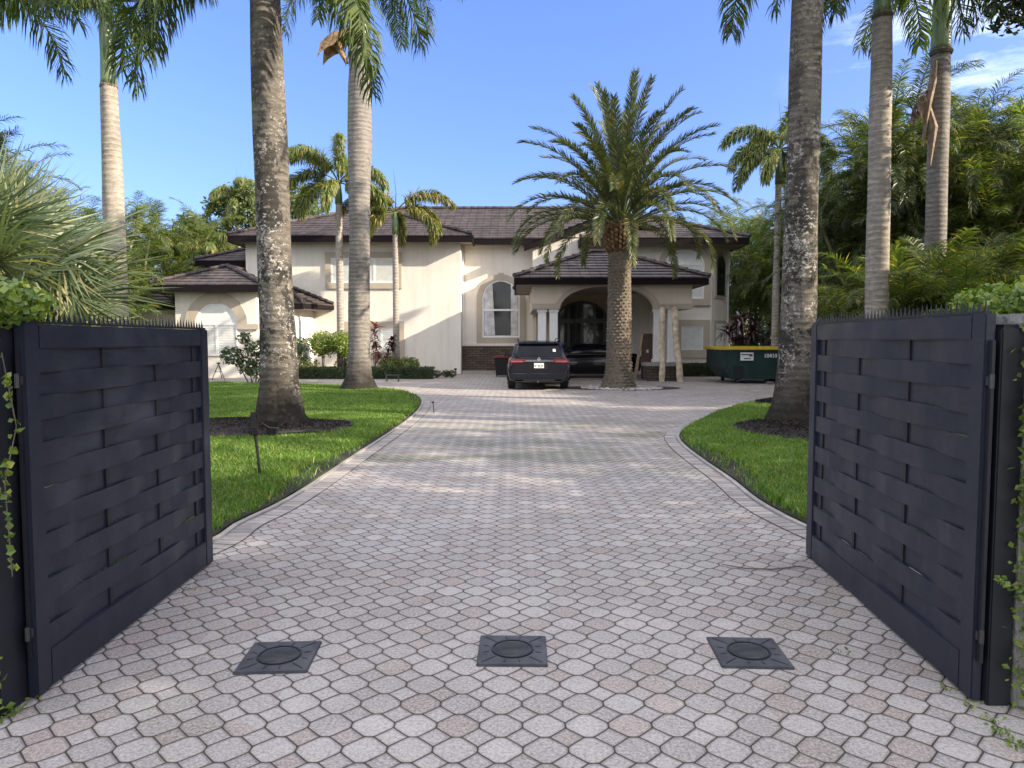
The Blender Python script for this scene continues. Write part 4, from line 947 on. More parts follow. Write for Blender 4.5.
        mb = MB(); mb.tube([(O[0]+s*.965, O[1]+y, z) for y, z in [(.86+.42*math.cos(a), .345+.42*math.sin(a)) for a in np.linspace(-.1, 3.25, 14)]], .03, 6); mb.build('wheel_arch', 'black_plastic', t)
    mb = MB(); mb.prism([(-.84, .36), (-.90, .50), (.90, .50), (.84, .36)], (O[0], O[1]-.03, 0), X_, Z_, (0, .1, 0)); mb.build('rear_bumper', 'blue_black_paint', t, bevel=.02)
    mb = MB(); mb.prism([(-.72, .24), (-.78, .36), (.78, .36), (.72, .24)], (O[0], O[1]-.02, 0), X_, Z_, (0, .12, 0)); mb.build('diffuser', 'black_plastic', t, bevel=.01)
    mb = MB(); mb.box((O[0], O[1]-.02, .905), (.86, .02, .026)); mb.build('chrome_strip', 'chrome', t, bevel=.004)
    mb = MB(); n = 20; r = .045; mb.tube([(O[0]+r*math.cos(a), O[1]-.022, .972+r*math.sin(a)) for a in np.linspace(0, 2*math.pi, n)], .006, 5, False)
    for k in range(3):
        a = math.pi/2+k*2*math.pi/3; mb.tube([(O[0], O[1]-.022, .972), (O[0]+r*math.cos(a), O[1]-.022, .972+r*math.sin(a))], [.010, .003], 5)
    mb.build('emblem', 'chrome', t)
    mb = MB(); mb.prism([(-.28, .66), (-.26, .86), (.26, .86), (.28, .66)], (O[0], O[1]-.004, 0), X_, Z_, (0, .01, 0)); mb.build('plate_recess', 'black_plastic', t)
    mb = MB(); mb.bb(O[0]-.152, O[0]+.152, O[1]-.022, O[1]-.010, .685, .84); pl = mb.build('number_plate', 'white_paint', t, bevel=.003)
    letters('V 3U7', (O[0], O[1]-.0235, .715), .105, 'plate_ink', t, pl)
    mb = MB(); mb.tube([(O[0]-.04, O[1]-.05, .25), (O[0]-.04, O[1]+.1, .25)], .03, 10); mb.tube([(O[0]-.04, O[1]-.06, .25), (O[0]-.04, O[1]-.06, .30)], [.03, .028], 10); mb.build('tow_ball', 'steel', t)
    return t
def letters(txt, loc, size, mat, root, parent, rz=0, align='CENTER', name='lettering'):
    cu = bpy.data.curves.new('txt', 'FONT'); cu.body = txt; cu.size = size; cu.align_x = align; cu.extrude = .0008; cu.offset = size*.02
    o = bpy.data.objects.new('txt', cu); COL.objects.link(o); bpy.context.view_layer.update()
    me = bpy.data.meshes.new_from_object(o); bpy.data.objects.remove(o); M = Matrix.Translation(Vector(loc)) @ Matrix.Rotation(rz, 4, 'Z') @ Matrix.Rotation(math.pi/2, 4, 'X')
    me.transform(M); og = ORG[root.name]; me.transform(Matrix.Translation(-Vector(og))); me.materials.clear(); me.materials.append(MATS[mat])
    o = bpy.data.objects.new(name, me); COL.objects.link(o); o.parent = parent; return o
suv()

def sedan():
    g = (at(581, 377, 30.0)[0], 30.0); t = thing('parked_car', 'low black saloon car parked sideways under the portico, half hidden by the estate car', 'car', (g[0], g[1], 0))
    def tr(r): return [[(y+g[0], x+g[1], z) for x, y, z in q] for q in r]     # length along X
    def body(y, hw, zb, zt): return xring(y, [(0, zb), (hw*.85, zb), (hw*.97, zb+.10), (hw, zb+.35), (hw*.97, zt-.12), (hw*.88, zt), (0, zt+.01)])
    mb = MB(); loft(mb, tr([body(*s) for s in [(-2.40, .62, .34, .66), (-2.3, .80, .26, .76), (-1.9, .90, .22, .84), (-1.2, .92, .20, .92), (0, .92, .20, .95), (1.3, .92, .20, .98), (2.1, .90, .24, 1.0), (2.33, .82, .30, .94), (2.4, .70, .4, .85)]])); mb.build('body', 'black_paint', t, smooth=True)
    def cab(y, z1): return xring(y, [(0, .88), (.83, .88), (.79, .88+(z1-.88)*.5), (.68, z1-.04), (.5, z1), (0, z1+.005)])
    mb = MB(); loft(mb, tr([cab(*s) for s in [(-1.15, .93), (-.75, 1.14), (-.35, 1.34), (.0, 1.39), (.6, 1.40), (1.1, 1.34), (1.55, 1.18), (2.0, 1.01)]])); mb.build('roof', 'black_paint', t, smooth=True)
    for s in (-1, 1):
        mb = MB(); yy = s*.835
        for P in ([(-.95, .97), (.12, .98), (.12, 1.30), (-.42, 1.27)], [(.17, .98), (1.45, 1.0), (1.05, 1.28), (.17, 1.32)]):
            V = [(x+g[0], g[1]+s*(.845-(z-.88)*.33), z) for x, z in P]; mb.add(V, [(0, 1, 2, 3)])
        mb.build('side_window', 'car_glass', t)
        mb = MB(); mb.tube([(g[0]-1.1, g[1]+s*.86, .955), (g[0]+1.6, g[1]+s*.86, .985)], .012, 5); mb.build('window_trim', 'chrome', t)
        for x in (-1.48, 1.45):
            W = MB(); n = 24; r = .33
            V = [(g[0]+x+q*math.cos(2*math.pi*k/n), g[1]+s*(.70+a), r+q*math.sin(2*math.pi*k/n)) for a, q in ((0, .33), (.2, .33), (.235, .29), (.235, .2)) for k in range(n)]
            W.add(V, [(i*n+k, i*n+(k+1) % n, (i+1)*n+(k+1) % n, (i+1)*n+k) for i in range(3) for k in range(n)]+[tuple(range(n)), tuple(3*n+k for k in range(n))]); wo_ = W.build('wheel', 'rubber', t)
            W = MB(); [W.box((g[0]+x+.1*math.cos(k*1.2566), g[1]+s*.945, .33+.1*math.sin(k*1.2566)), (.2, .02, .04), ry=-k*1.2566) for k in range(5)]; sub(W.build('rim', 'steel', t), wo_)
        mb = MB(); mb.box((g[0]+2.33, g[1]+s*.6, .80), (.12, .36, .12)); mb.build('tail_light', 'tail_lamp', t, bevel=.02)
        mb = MB(); mb.box((g[0]-.75, g[1]+s*.98, .98), (.12, .18, .12)); mb.build('mirror', 'black_paint', t, bevel=.03)
sedan()

# ================================================================== SKIP CONTAINER
def container():
    y = 25.6; x0, x1 = at(721, 360, y)[0], at(806, 360, y)[0]; zt_ = at(0, 347, y)[2]; z0 = .16; W = 2.0
    t = thing('waste_container', 'dark green waste container with a yellow rim and white number, filled with grey debris', 'dumpster', ((x0+x1)/2, y+W/2, 0))
    mb = MB(); prof = [(x0+.42, z0), (x1-.55, z0), (x1-.02, .62), (x1-.02, zt_-.02), (x0+.02, zt_-.02), (x0+.02, .62)]
    # open box: two long sides, two ends, floor
    mb.prism(prof, (0, y, 0), X_, Z_, (0, .05, 0)); mb.prism(prof, (0, y+W-.05, 0), X_, Z_, (0, .05, 0))
    for (a, c) in ((0, 1), (1, 2), (2, 3), (4, 5), (5, 0)):
        p, q = prof[a], prof[c]; mb.add([(p[0], y+.051, p[1]), (q[0], y+.051, q[1]), (q[0], y+W-.051, q[1]), (p[0], y+W-.051, p[1])], [(0, 1, 2, 3)])
    mb.build('body', 'container_green', t)
    mb = MB()
    for f in (.08, .22, .36, .58, .72, .86):
        xx = x0+(x1-x0)*f; lo = max(z0+.02, .62-(xx-x0-.02)/.40*(.62-z0)) if xx < x0+.42 else (z0+.02 if xx < x1-.55 else z0+(xx-x1+.55)/.53*(.62-z0)+.03)
        mb.bb(xx-.035, xx+.035, y-.05, y-.001, lo, zt_-.10)
    mb.bb(x0+.45, x1-.6, y-.045, y-.0015, z0+.005, z0+.10)
    mb.build('rib', 'container_green', t)
    mb = MB(); h = .115; r0 = zt_-.10
    mb.bb(x0-.06, x1+.06, y-.075, y+.05, r0, r0+h); mb.bb(x0-.06, x1+.06, y+W-.05, y+W+.075, r0, r0+h); mb.bb(x0-.058, x0+.05, y+.051, y+W-.051, r0, r0+h-.002); mb.bb(x1-.05, x1+.058, y+.051, y+W-.051, r0, r0+h-.002)
    mb.build('rim', 'container_yellow', t, bevel=.012)
    mb = MB(); px0 = at(740, 355, y)[0]; px1 = at(753, 355, y)[0]; za, zb = at(0, 360.5, y)[2], at(0, 352.5, y)[2]; mb.bb(px0, px1, y-.062, y-.052, za, zb); sg = mb.build('sign', 'paper', t)
    mb = MB(); mb.bb(px0+.03, px1-.04, y-.066, y-.063, zb-.09, zb-.05); mb.bb(px1-.16, px1-.03, y-.0665, y-.063, zb-.14, zb-.095); mb.bb(px0+.12, px1-.09, y-.066, y-.063, za+.05, za+.085); sub(mb.build('sign_print', 'ink', t), sg)
    letters('10410', (at(770, 355, y)[0], y-.058, at(0, 357.5, y)[2]), .19, 'white_paint', t, t, name='number')
    mb = MB(); mb.bb(at(741, 0, y)[0], at(750, 0, y)[0], y-.07, y-.002, z0+.02, .62); mb.build('fork_pocket', 'rubber', t)
    mb = MB()
    for k in range(26): mb.box((random.uniform(x0+.3, x1-.3), random.uniform(y+.3, y+W-.3), zt_-.10+random.uniform(-.05, .07)), (random.uniform(.2, .8), random.uniform(.1, .4), .06), rz=random.uniform(0, 3), rx=random.uniform(-.2, .2))
    mb.bb(x0+.1, x1-.1, y+.1, y+W-.1, .8, zt_-.12); mb.build('debris', 'debris', t)
    for xx in (x0+.62, x1-.75):
        for yy in (y+.12, y+W-.12):
            mb = MB(); mb.tube([(xx-.05, yy, .085), (xx+.05, yy, .085)], .085, 14); mb.box((xx, yy, .15), (.13, .1, .05)); mb.build('wheel', 'steel', t)
    # hook frame at the right end
    mb = MB()
    for yy in (y+.45, y+W-.45): mb.tube([(x1-.50, yy, .2), (x1+.02, yy, .55), (x1+.03, yy, zt_-.12)], .045, 6)
    mb.tube([(x1+.0, y+.45, .6), (x1+.0, y+W-.45, .6)], .04, 6); mb.build('lifting_frame', 'debris', t)
container()
mb = MB()
for k in range(9): mb.box((at(781, 384, 25.3)[0]+random.uniform(-.5, .6), 25.2+random.uniform(-.15, .3), .04+random.uniform(0, .1)), (random.uniform(.15, .4), random.uniform(.08, .2), .05), rz=random.uniform(0, 3), ry=random.uniform(-.4, .4))
tag(mb.build('rubble_pile', 'debris'), 'small pile of pale rubble and board offcuts by the right end of the green container', 'rubble')

# ================================================================== SMALL THINGS BY THE HOUSE
def prop(label, xt, xb, Y, r):
    zb = at(0, 306, Y)[2]; a, c = at(xb, 381, Y)[0], at(xt, 306, Y)[0]
    t = thing('timber_prop', label, 'timber post', (a, Y, 0), 'rough timber posts at the portico'); mb = MB(); k = 12
    mb.tube([(a+(c-a)*f+.02*math.sin(f*9+a), Y+.01*math.sin(f*7), zb*f) for f in np.linspace(0, 1, k)], [r*(1+.08*math.sin(q*1.7+a)) for q in range(k)], 10)
    mb.build('shaft', 'prop_timber', t)
    mb = MB(); mb.box((c, Y, zb+.0), (.26, .2, .03)); mb.build('head_plate', 'plank_edge', t)
prop('straight rough timber post standing before the portico column pair', 662, 662, 26.8, .105)
prop('rough timber post leaning outward at the right corner of the portico', 673.5, 680, 26.75, .115)
t = thing('brown_board', 'tall dark brown board with a small white label leaning by the portico columns', 'board', (at(647, 378, 28.4)[0], 28.4, 0))
xa, xb = at(641.5, 350, 28.4)[0], at(654.5, 350, 28.4)[0]; z1 = at(0, 333.5, 28.4)[2]
mb = MB(); mb.bb(xa, xb, 28.35, 28.43, .02, z1); bo = mb.build('panel', 'brown_board', t, bevel=.006)
mb = MB(); mb.bb(xa+.18, xa+.27, 28.342, 28.349, 1.05, 1.17); mb.build('label', 'paper', t)
mb = MB(); mb.prism([(at(637, 0, 28.2)[0], 0), (at(640.5, 0, 28.2)[0], 0), (xa+.03, z1-.02), (xa-.05, z1-.02)], (0, 28.2, 0), X_, Z_, (0, .06, 0)); mb.build('edge_plank', 'plank_edge', t)
t = thing('rubbish_bin', 'black bin with a red lid beside the estate car', 'bin', (at(502, 371, 30.5)[0], 30.5, 0)); cx = at(502, 371, 30.5)[0]
mb = MB(); mb.prism([(-.25, .06), (.25, .06), (.32, .80), (-.32, .80)], (cx, 30.3, 0), X_, Z_, (0, .5, 0)); mb.build('body', 'black_plastic', t, bevel=.02)
mb = MB(); mb.box((cx, 30.55, .825), (.70, .60, .05)); mb.box((cx, 30.55, .86), (.56, .46, .03)); mb.build('lid', 'bin_red', t, bevel=.01)
for s in (-1, 1): mb = MB(); mb.tube([(cx+s*.22-.03, 30.72, .08), (cx+s*.22+.03, 30.72, .08)], .08, 12); mb.build('wheel', 'rubber', t)
# A-frame easel by the garage wing, low wire stand, path light
g = gnd(219, 379.5); t = thing('folding_stand', 'small thin dark folding stand by the garage wall', 'stand', (g[0], g[1], 0)); mb = MB(); h = .62
for (dx_, dy_) in ((-.27, 0), (.22, 0), (0, .3)): mb.tube([(g[0]+dx_, g[1]+dy_, 0), (g[0]-.02, g[1]+.05, h)], .014, 6)
mb.tube([(g[0]-.14, g[1]+.02, .30), (g[0]+.10, g[1]+.02, .30)], .012, 6); mb.build('legs', 'dark_frame', t); mb = MB(); mb.box((g[0]-.02, g[1]+.05, h+.02), (.12, .1, .06)); mb.build('head', 'dark_frame', t, bevel=.01)
g = gnd(392, 381.8); t = thing('wire_stand', 'low dark wire plant stand on the pavers before the box hedge', 'stand', (g[0], g[1], 0))
mb = MB(); mb.box((g[0], g[1]+.12, .24), (.50, .24, .025)); [mb.box((g[0]-.2+k*.1, g[1]+.12, .255), (.02, .26, .012)) for k in range(5)]; mb.build('top', 'steel', t)
for (sx, sy) in ((-1, 0), (1, 0), (-1, 1), (1, 1)): mb = MB(); mb.tube([(g[0]+sx*.22, g[1]+.02+sy*.2, 0), (g[0]+sx*.23, g[1]+.02+sy*.2, .23)], .016, 6); mb.build('leg', 'steel', t)
def path_light(x, y, label, h=.32):
    g = gnd(x, y); t = thing('path_light', label, 'path light', (g[0], g[1], 0)); mb = MB(); mb.tube([(g[0], g[1], 0), (g[0], g[1], h*.75)], .018, 8); mb.build('stake', 'black_plastic', t)
    mb = MB(); mb.tube([(g[0], g[1], h*.75), (g[0], g[1], h*.8), (g[0], g[1], h)], [.05, .065, .05], 12); mb.build('head', 'black_plastic', t)
path_light(455.5, 375.5, 'short black path light at the end of the box hedge')
g = gnd(434, 413); t = thing('marker_stake', 'thin dark marker stake at the curve of the left driveway border', 'stake', (g[0], g[1], 0)); mb = MB(); mb.tube([(g[0], g[1], 0), (g[0]-.02, g[1], .22)], .010, 6); mb.build('rod', 'black_plastic', t); mb = MB(); mb.box((g[0]-.02, g[1], .23), (.05, .02, .03)); mb.build('tip', 'black_plastic', t)
# landscape spotlights on stakes
g = gnd(260.5, 480); t = thing('spotlight', 'black garden spotlight on a tall stake in the left lawn', 'garden light', (g[0], g[1], 0))
mb = MB(); mb.tube([(g[0], g[1], 0), (g[0]-.03, g[1], .36), (g[0]-.05, g[1], .52)], [.016, .016, .02], 8); mb.build('stake', 'black_plastic', t)
mb = MB(); mb.box((g[0]-.05, g[1]-.01, .66), (.075, .075, .19), rx=R(-12)); mb.box((g[0]-.05, g[1], .53), (.10, .09, .05)); mb.build('head', 'black_plastic', t, bevel=.008)
mb = MB(); mb.tube([(g[0]-.02, g[1]+.01, .66), (g[0]+.1, g[1]+.03, .58), (g[0]+.2, g[1]+.06, .57)], .008, 6); mb.build('cable', 'rubber', t)
g = gnd(270, 441); t = thing('spotlight', 'squat black garden spotlight at the foot of the left lichened palm', 'garden light', (g[0], g[1], 0))
mb = MB(); mb.tube([(g[0], g[1], 0), (g[0], g[1], .12)], .02, 8); mb.build('stake', 'black_plastic', t)
mb = MB(); mb.prism([(-.06, .03), (.05, .0), (.09, .24), (-.10, .27)], (g[0]+.03, g[1]-.05, .06), X_, Z_, (0, .15, 0)); mb.build('head', 'black_plastic', t, bevel=.015)

# ================================================================== PALMS
def royal(label, base, Ht, prof, lean, mat, fronds, shaft=(.19, 1.6), flare=.25, boot=False, dead=False, group='tall royal palms along the drive'):
    bx, by = base; t = thing('royal_palm', label, 'palm tree', (bx, by, 0), group)
    mb = MB(); top = trunk_mb(mb, prof, lean, 24, flare=flare); o = mb.build('trunk', mat, None, smooth=True, loc=(0, 0, 0)); o.parent = t
    tx, ty = lean; r0, hs = shaft
    mb = MB(); mb.tube([(tx, ty, Ht-.02), (tx, ty, Ht+.15), (tx, ty, Ht+hs*.5), (tx, ty, Ht+hs)], [r0*1.12, r0*1.08, r0*.95, r0*.6], 16)
    for k in range(5):
        a = k*2.4; mb.tube([(tx+r0*.2*math.cos(a), ty+r0*.2*math.sin(a), Ht+.1), (tx+r0*.35*math.cos(a), ty+r0*.35*math.sin(a), Ht+hs*.6), (tx+r0*.5*math.cos(a), ty+r0*.5*math.sin(a), Ht+hs)], [r0*.8, r0*.72, r0*.3], 8)
    o = mb.build('crownshaft', 'crownshaft_green', smooth=True, loc=(0, 0, 0)); o.parent = t
    mb = MB(); mb.tube([(tx, ty, Ht-.1), (tx, ty, Ht-.03), (tx, ty, Ht+.03)], [r0*1.12, r0*1.25, r0*1.15], 16); o = mb.build('leaf_scar', 'branch_bark', loc=(0, 0, 0)); o.parent = t
    mb = MB()
    for (az, el, Ln, bend) in fronds:
        frond(mb, (tx, ty, Ht+hs-.1), az, el, Ln, bend, nl=int(34*Ln), ll=.70, lw=.036, droop=.75, planes=(-30, 0, 35), fwd=.45, rach=.035, t0=.10, prof=.4)
    o = mb.build('crown', 'royal_leaf', loc=(0, 0, 0)); o.parent = t
    if boot:
        mb = MB(); P = []
        for i in range(9):
            f = i/8; cx, cz = tx-.02-1.1*f, Ht+.28-.10*f-.35*f*f
            w = .26+.10*math.sin(f*3.1)
            for j in range(6): a = -1.3+2.6*j/5; P.append((cx+.07*math.sin(a*2+i)+random.uniform(-.02, .02), ty-.1+w*math.sin(a)*(1+.2*math.sin(i*1.9)), cz+w*.9*math.cos(a)-.1-(.30*f if j in (0, 5) else 0)+.04*math.sin(i*2.3+j)))
        mb.add(P, np.array([(i*6+j, i*6+j+1, (i+1)*6+j+1, (i+1)*6+j) for i in range(8) for j in range(5)]))
        mb.tube([(tx-.62, ty-.1, Ht-.02), (tx-.50, ty-.15, Ht-.30), (tx-.36, ty-.15, Ht-.60)], [.14, .09, .05], 7)
        o = mb.build('dry_sheath', 'dry_sheath', smooth=True, loc=(0, 0, 0)); o.parent = t
    if dead:
        mb = MB(); mb.tube([(tx-r0, ty-.15, Ht-.3), (tx-.32, ty-.2, Ht-.9), (tx-.45, ty-.25, Ht-1.5), (tx-.55, ty-.25, Ht-2.6)], [.07, .10, .09, .03], 7)
        frond(mb, (tx-.3, ty-.2, Ht-1.0), 190, -30, 1.1, 50, 26, .5, .05, 1.0, (-70, -50), rach=.03); mb.tube([(tx-.45, ty-.2, Ht-1.4), (tx-.30, ty-.25, Ht-2.1), (tx-.34, ty-.25, Ht-3.1)], [.06, .13, .03], 7)
        o = mb.build('dead_frond', 'dead_frond', loc=(0, 0, 0)); o.parent = t
    return t
def ring_fronds(n, rng, L0=3.4, lo=-5, hi=75, bend=(70, 110), a0=0):
    out = []
    for k in range(n):
        f = k/(n-1); out.append(((a0+k*137.5) % 360, lo+(hi-lo)*f+rng.normal(0, 4), L0*(1-.12*f)*(.92+.16*rng.random()), bend[0]+(bend[1]-bend[0])*(1-f)*rng.uniform(.8, 1.1)))
    return out
g_ = np.random.default_rng(3)
fA = ring_fronds(11, g_, 3.7, 10, 70, (80, 105), 20)+[(180, -16, 3.6, 72), (168, 6, 3.9, 92), (186, 20, 3.8, 95), (328, -14, 3.7, 76), (60, 8, 3.7, 95), (250, 0, 3.5, 90)]
royal('tall lichened royal palm in the mulch bed on the left lawn, biggest trunk at left', A0, 7.35, [(0, .56), (.10, .47), (.3, .375), (.8, .32), (2, .295), (5, .275), (7.35, .24)], (-.16, .1), 'royal_bark_lichen', fA, (.2, 1.1), .25)
gB = gnd(359, 390.5)
fB = [f for f in ring_fronds(12, g_, 3.7, 28, 74, (80, 105), 75) if not (222 < f[0] < 322)]+[(352, 8, 3.3, 108), (186, 6, 3.3, 105), (335, 25, 4.6, 58)]
royal('royal palm with a torn orange sheath hanging below its crown', gB, 10.35, [(0, .66), (.12, .50), (.45, .375), (1.2, .32), (5, .315), (7.6, .355), (9.2, .33), (10.35, .28)], (.16, 0), 'royal_bark_ringed', fB, (.30, 2.2), .2, boot=True)
gP = at(119, 330, 18)
fP = [f for f in ring_fronds(12, g_, 3.1, 10, 75, (80, 110), 10) if f[1] > 34]+[(195, 14, 2.9, 70), (350, -14, 1.9, 80), (178, 22, 3.2, 66)]
royal('royal palm with a slim green crownshaft rising behind the left gate leaf', (gP[0], 18), 7.75, [(0, .38), (.4, .29), (2, .245), (5, .24), (7, .21), (7.75, .20)], (-.05, 0), 'royal_bark_pale', fP, (.17, 2.1), .1)
fC = ring_fronds(10, g_, 3.5, 15, 72, (80, 105), 100)+[(180, 2, 3.1, 78), (190, 15, 3.5, 85)]
royal('thick lichened royal palm in the mulch bed on the right lawn', C0, 8.0, [(0, .56), (.12, .47), (.4, .37), (1.0, .315), (2.5, .29), (5, .27), (8, .24)], (.06, .05), 'royal_bark_lichen', fC, (.2, 1.5), .2)
gD = at(877, 330, 17)
fD = ring_fronds(9, g_, 3.3, 15, 72, (85, 110), 40)+[(200, -14, 3.3, 74), (350, -12, 2.8, 80), (330, -15, 2.9, 70), (215, -8, 2.9, 80)]
royal('pale ringed royal palm, left one of the two behind the right gate leaf', (gD[0], 17), 9.0, [(0, .38), (.4, .29), (2, .25), (4.5, .255), (7, .235), (9.0, .20)], (-.1, 0), 'royal_bark_pale', fD, (.19, 1.5), .1)
gE = at(933, 330, 20)
fE = ring_fronds(10, g_, 3.4, 10, 72, (85, 112), 200)
royal('royal palm with a dead brown frond hanging at its trunk', (gE[0], 20), 9.35, [(0, .40), (.4, .32), (2, .27), (6, .27), (9.35, .23)], (-.05, 0), 'royal_bark_ringed', fE, (.24, 1.9), .1, dead=True)
fQ = ring_fronds(9, g_, 3.6, 15, 72, (80, 105), 60)+[(8, 12, 4.0, 62), (0, 4, 3.6, 58), (350, 10, 3.6, 75)]
royal('royal palm at the left edge whose fronds droop into the top left corner', (-11.0, 13.4), 7.2, [(0, .45), (.4, .33), (3, .28), (7.2, .22)], (0, 0), 'royal_bark_pale', fQ, (.18, 1.5), .1)

# -- Canary date palm
def date_palm():
    g = gnd(618.5, 388); t = thing('date_palm', 'stout date palm with a round feathery crown in white pebbles before the portico', 'palm tree', (g[0], g[1], 0)); rng = np.random.default_rng(11)
    H = 4.45; mb = MB(); trunk_mb(mb, [(0, .60), (.15, .52), (.5, .43), (1.2, .385), (3, .36), (4.1, .345), (4.9, .42)], (0, 0), 26)
    # leaf-scar scales
    n = 34
    for i in range(44):
        z = .12+i*.100; r = float(np.interp(z, [0, .15, .5, 1.2, 3, 4.1], [.60, .52, .43, .385, .36, .345]))
        for j in range(15):
            a = 2*math.pi*(j+.5*(i % 2))/15+rng.normal(0, .04); w = 2*math.pi*r/15*.47; u = np.array((-math.sin(a), math.cos(a), 0)); o = np.array((math.cos(a), math.sin(a), 0)); c = o*(r-.01)+np.array((0, 0, z))
            h = .050; e = .030+.030*rng.random(); mb.add([c-u*w, c+u*w, c+np.array((0, 0, h)), c-np.array((0, 0, h*.8))+o*e*.6, c+o*e], [(0, 3, 4), (3, 1, 4), (1, 2, 4), (2, 0, 4)])
    o = mb.build('trunk', 'date_bark', loc=(0, 0, 0)); o.parent = t
    mb = MB()
    for i in range(13):
        z = H-.10+i*.072; r = .36+.11*math.sin(min(1, i/9)*1.5)
        for j in range(13):
            a = 2*math.pi*(j+.5*(i % 2))/13; u = Vector((-math.sin(a), math.cos(a), 0)); oo = Vector((math.cos(a), math.sin(a), 0)); c = oo*(r+.01)+Vector((0, 0, z)); w = .075; e = oo*.10+Vector((0, 0, .07))
            V = [c-u*w, c+u*w, c+Vector((0, 0, .09)), c-Vector((0, 0, .05)), c-u*w*.6+e, c+u*w*.6+e, c+Vector((0, 0, .06))+e, c-Vector((0, 0, .03))+e]
            mb.add([tuple(q) for q in V], [(0, 3, 7, 4), (3, 1, 5, 7), (1, 2, 6, 5), (2, 0, 4, 6), (4, 7, 5, 6)])
    o = mb.build('frond_bases', 'date_boot', loc=(0, 0, 0)); o.parent = t
    mb = MB(); N = 72
    for k in range(N):
        f = (k+.5)/N; el = 86-76*f**1.05+rng.normal(0, 4); az = k*137.508+rng.normal(0, 6); Ln = (4.25-.7*f) * rng.uniform(.90, 1.04)
        bend = 30+76*min(1, f*1.25)+rng.normal(0, 8)
        r = .12+.28*f; b0 = (r*math.cos(R(az)), r*math.sin(R(az)), H+1.12-.38*f)
        frond(mb, b0, az, el, Ln, bend, nl=130, ll=.36, lw=.030, droop=.10, planes=(5, 25, 45), fwd=1.0, rach=.028, t0=.16, prof=.35, rng=rng, pw=1.7)
    o = mb.build('crown', 'date_leaf', loc=(0, 0, 0)); o.parent = t
    # pebbles
    mb = MB(); n = 300; a = rng.random(n)*6.283; q = .55+.75*np.sqrt(rng.random(n))
    for i in range(n):
        c = (g[0]+q[i]*1.0*math.cos(a[i])+.1, g[1]+q[i]*math.sin(a[i])*.75-.1, .015); s = .03+.03*rng.random(); mb.box(c, (s*1.6, s*1.2, s), rz=a[i]*3, rx=a[i])
    tag(mb.build('pebbles', 'white_pebble'), 'white pebbles in a ring round the date palm foot', 'pebbles', kind='stuff')
date_palm()
g = gnd(618.5, 388); pts = [(g[0]+.1+1.9*math.cos(a), g[1]+1.1*math.sin(a)) for a in np.linspace(0, 6.283, 41)[:-1]]; tag(sheet('mulch_bed', pts, .008, 'mulch'), kind='structure')

# -- foxtail palms
def foxtail(label, X, Y, H, r, fr, mat='foxtail_leaf', shaft=.9, lean=0, grp='slender foxtail palms by the house'):
    t = thing('foxtail_palm', label, 'palm tree', (X, Y, 0), grp); mb = MB(); trunk_mb(mb, [(0, r*1.5), (.3, r*1.1), (H*.5, r), (H, r*.85)], (lean, 0), 14); o = mb.build('trunk', 'thin_bark', loc=(0, 0, 0), smooth=True); o.parent = t
    mb = MB(); mb.tube([(lean, 0, H), (lean, 0, H+shaft*.4), (lean, 0, H+shaft)], [r*1.05, r*1.0, r*.55], 12); o = mb.build('crownshaft', 'crownshaft_green', loc=(0, 0, 0), smooth=True); o.parent = t
    mb = MB()
    for (az, el, Ln, bend) in fr: frond(mb, (lean, 0, H+shaft-.05), az, el, Ln, bend, nl=int(85*Ln), ll=.50, lw=.045, droop=.9, planes=(-80, -45, -15, 15, 45, 80), fwd=.5, rach=.03, t0=.20, prof=.35)
    mb.tube([(lean, 0, H+shaft-.1), (lean+.05, 0, H+shaft+.8), (lean-.05, 0, H+shaft+1.7)], [.03, .015, .005], 5)
    o = mb.build('crown', mat, loc=(0, 0, 0)); o.parent = t; return t
foxtail('foxtail palm with a shaggy crown between the two big left trunks', at(341, 360, 29.8)[0], 29.8, 7.1, .15, [(178, 66, 2.9, 100), (190, 40, 2.8, 125), (165, 18, 2.5, 105), (205, -8, 2.3, 80), (265, 0, 2.3, 88), (285, 62, 2.9, 75), (340, 45, 2.7, 120), (0, 20, 2.5, 112), (90, 66, 2.6, 80), (330, -10, 2.2, 80), (60, 40, 2.5, 110), (230, 62, 2.8, 95)], 'foxtail_leaf')
foxtail('foxtail palm with golden drooping fronds right of the torn-sheath palm', at(396.5, 360, 30.3)[0], 30.3, 5.95, .13, [(8, 58, 2.9, 110), (352, 26, 2.6, 140), (185, 52, 2.8, 120), (200, 14, 2.4, 115), (215, -6, 2.2, 85), (130, 60, 2.6, 95), (90, 20, 2.2, 120), (30, 38, 2.5, 120)], 'foxtail_leaf_golden', .9)
foxtail('foxtail palm with hanging fronds right of the date palm, before the tall planting', at(776, 300, 27)[0], 27, 7.3, .13, [(178, 60, 2.6, 125), (185, 25, 2.3, 105), (200, 5, 2.2, 90), (170, -5, 2.2, 82), (5, 50, 2.6, 120), (350, 20, 2.3, 110), (100, 60, 2.4, 90), (270, 40, 2.3, 115), (60, 20, 2.2, 110), (230, -10, 2.0, 80), (300, 75, 1.6, 20)], 'foxtail_leaf', 1.3)

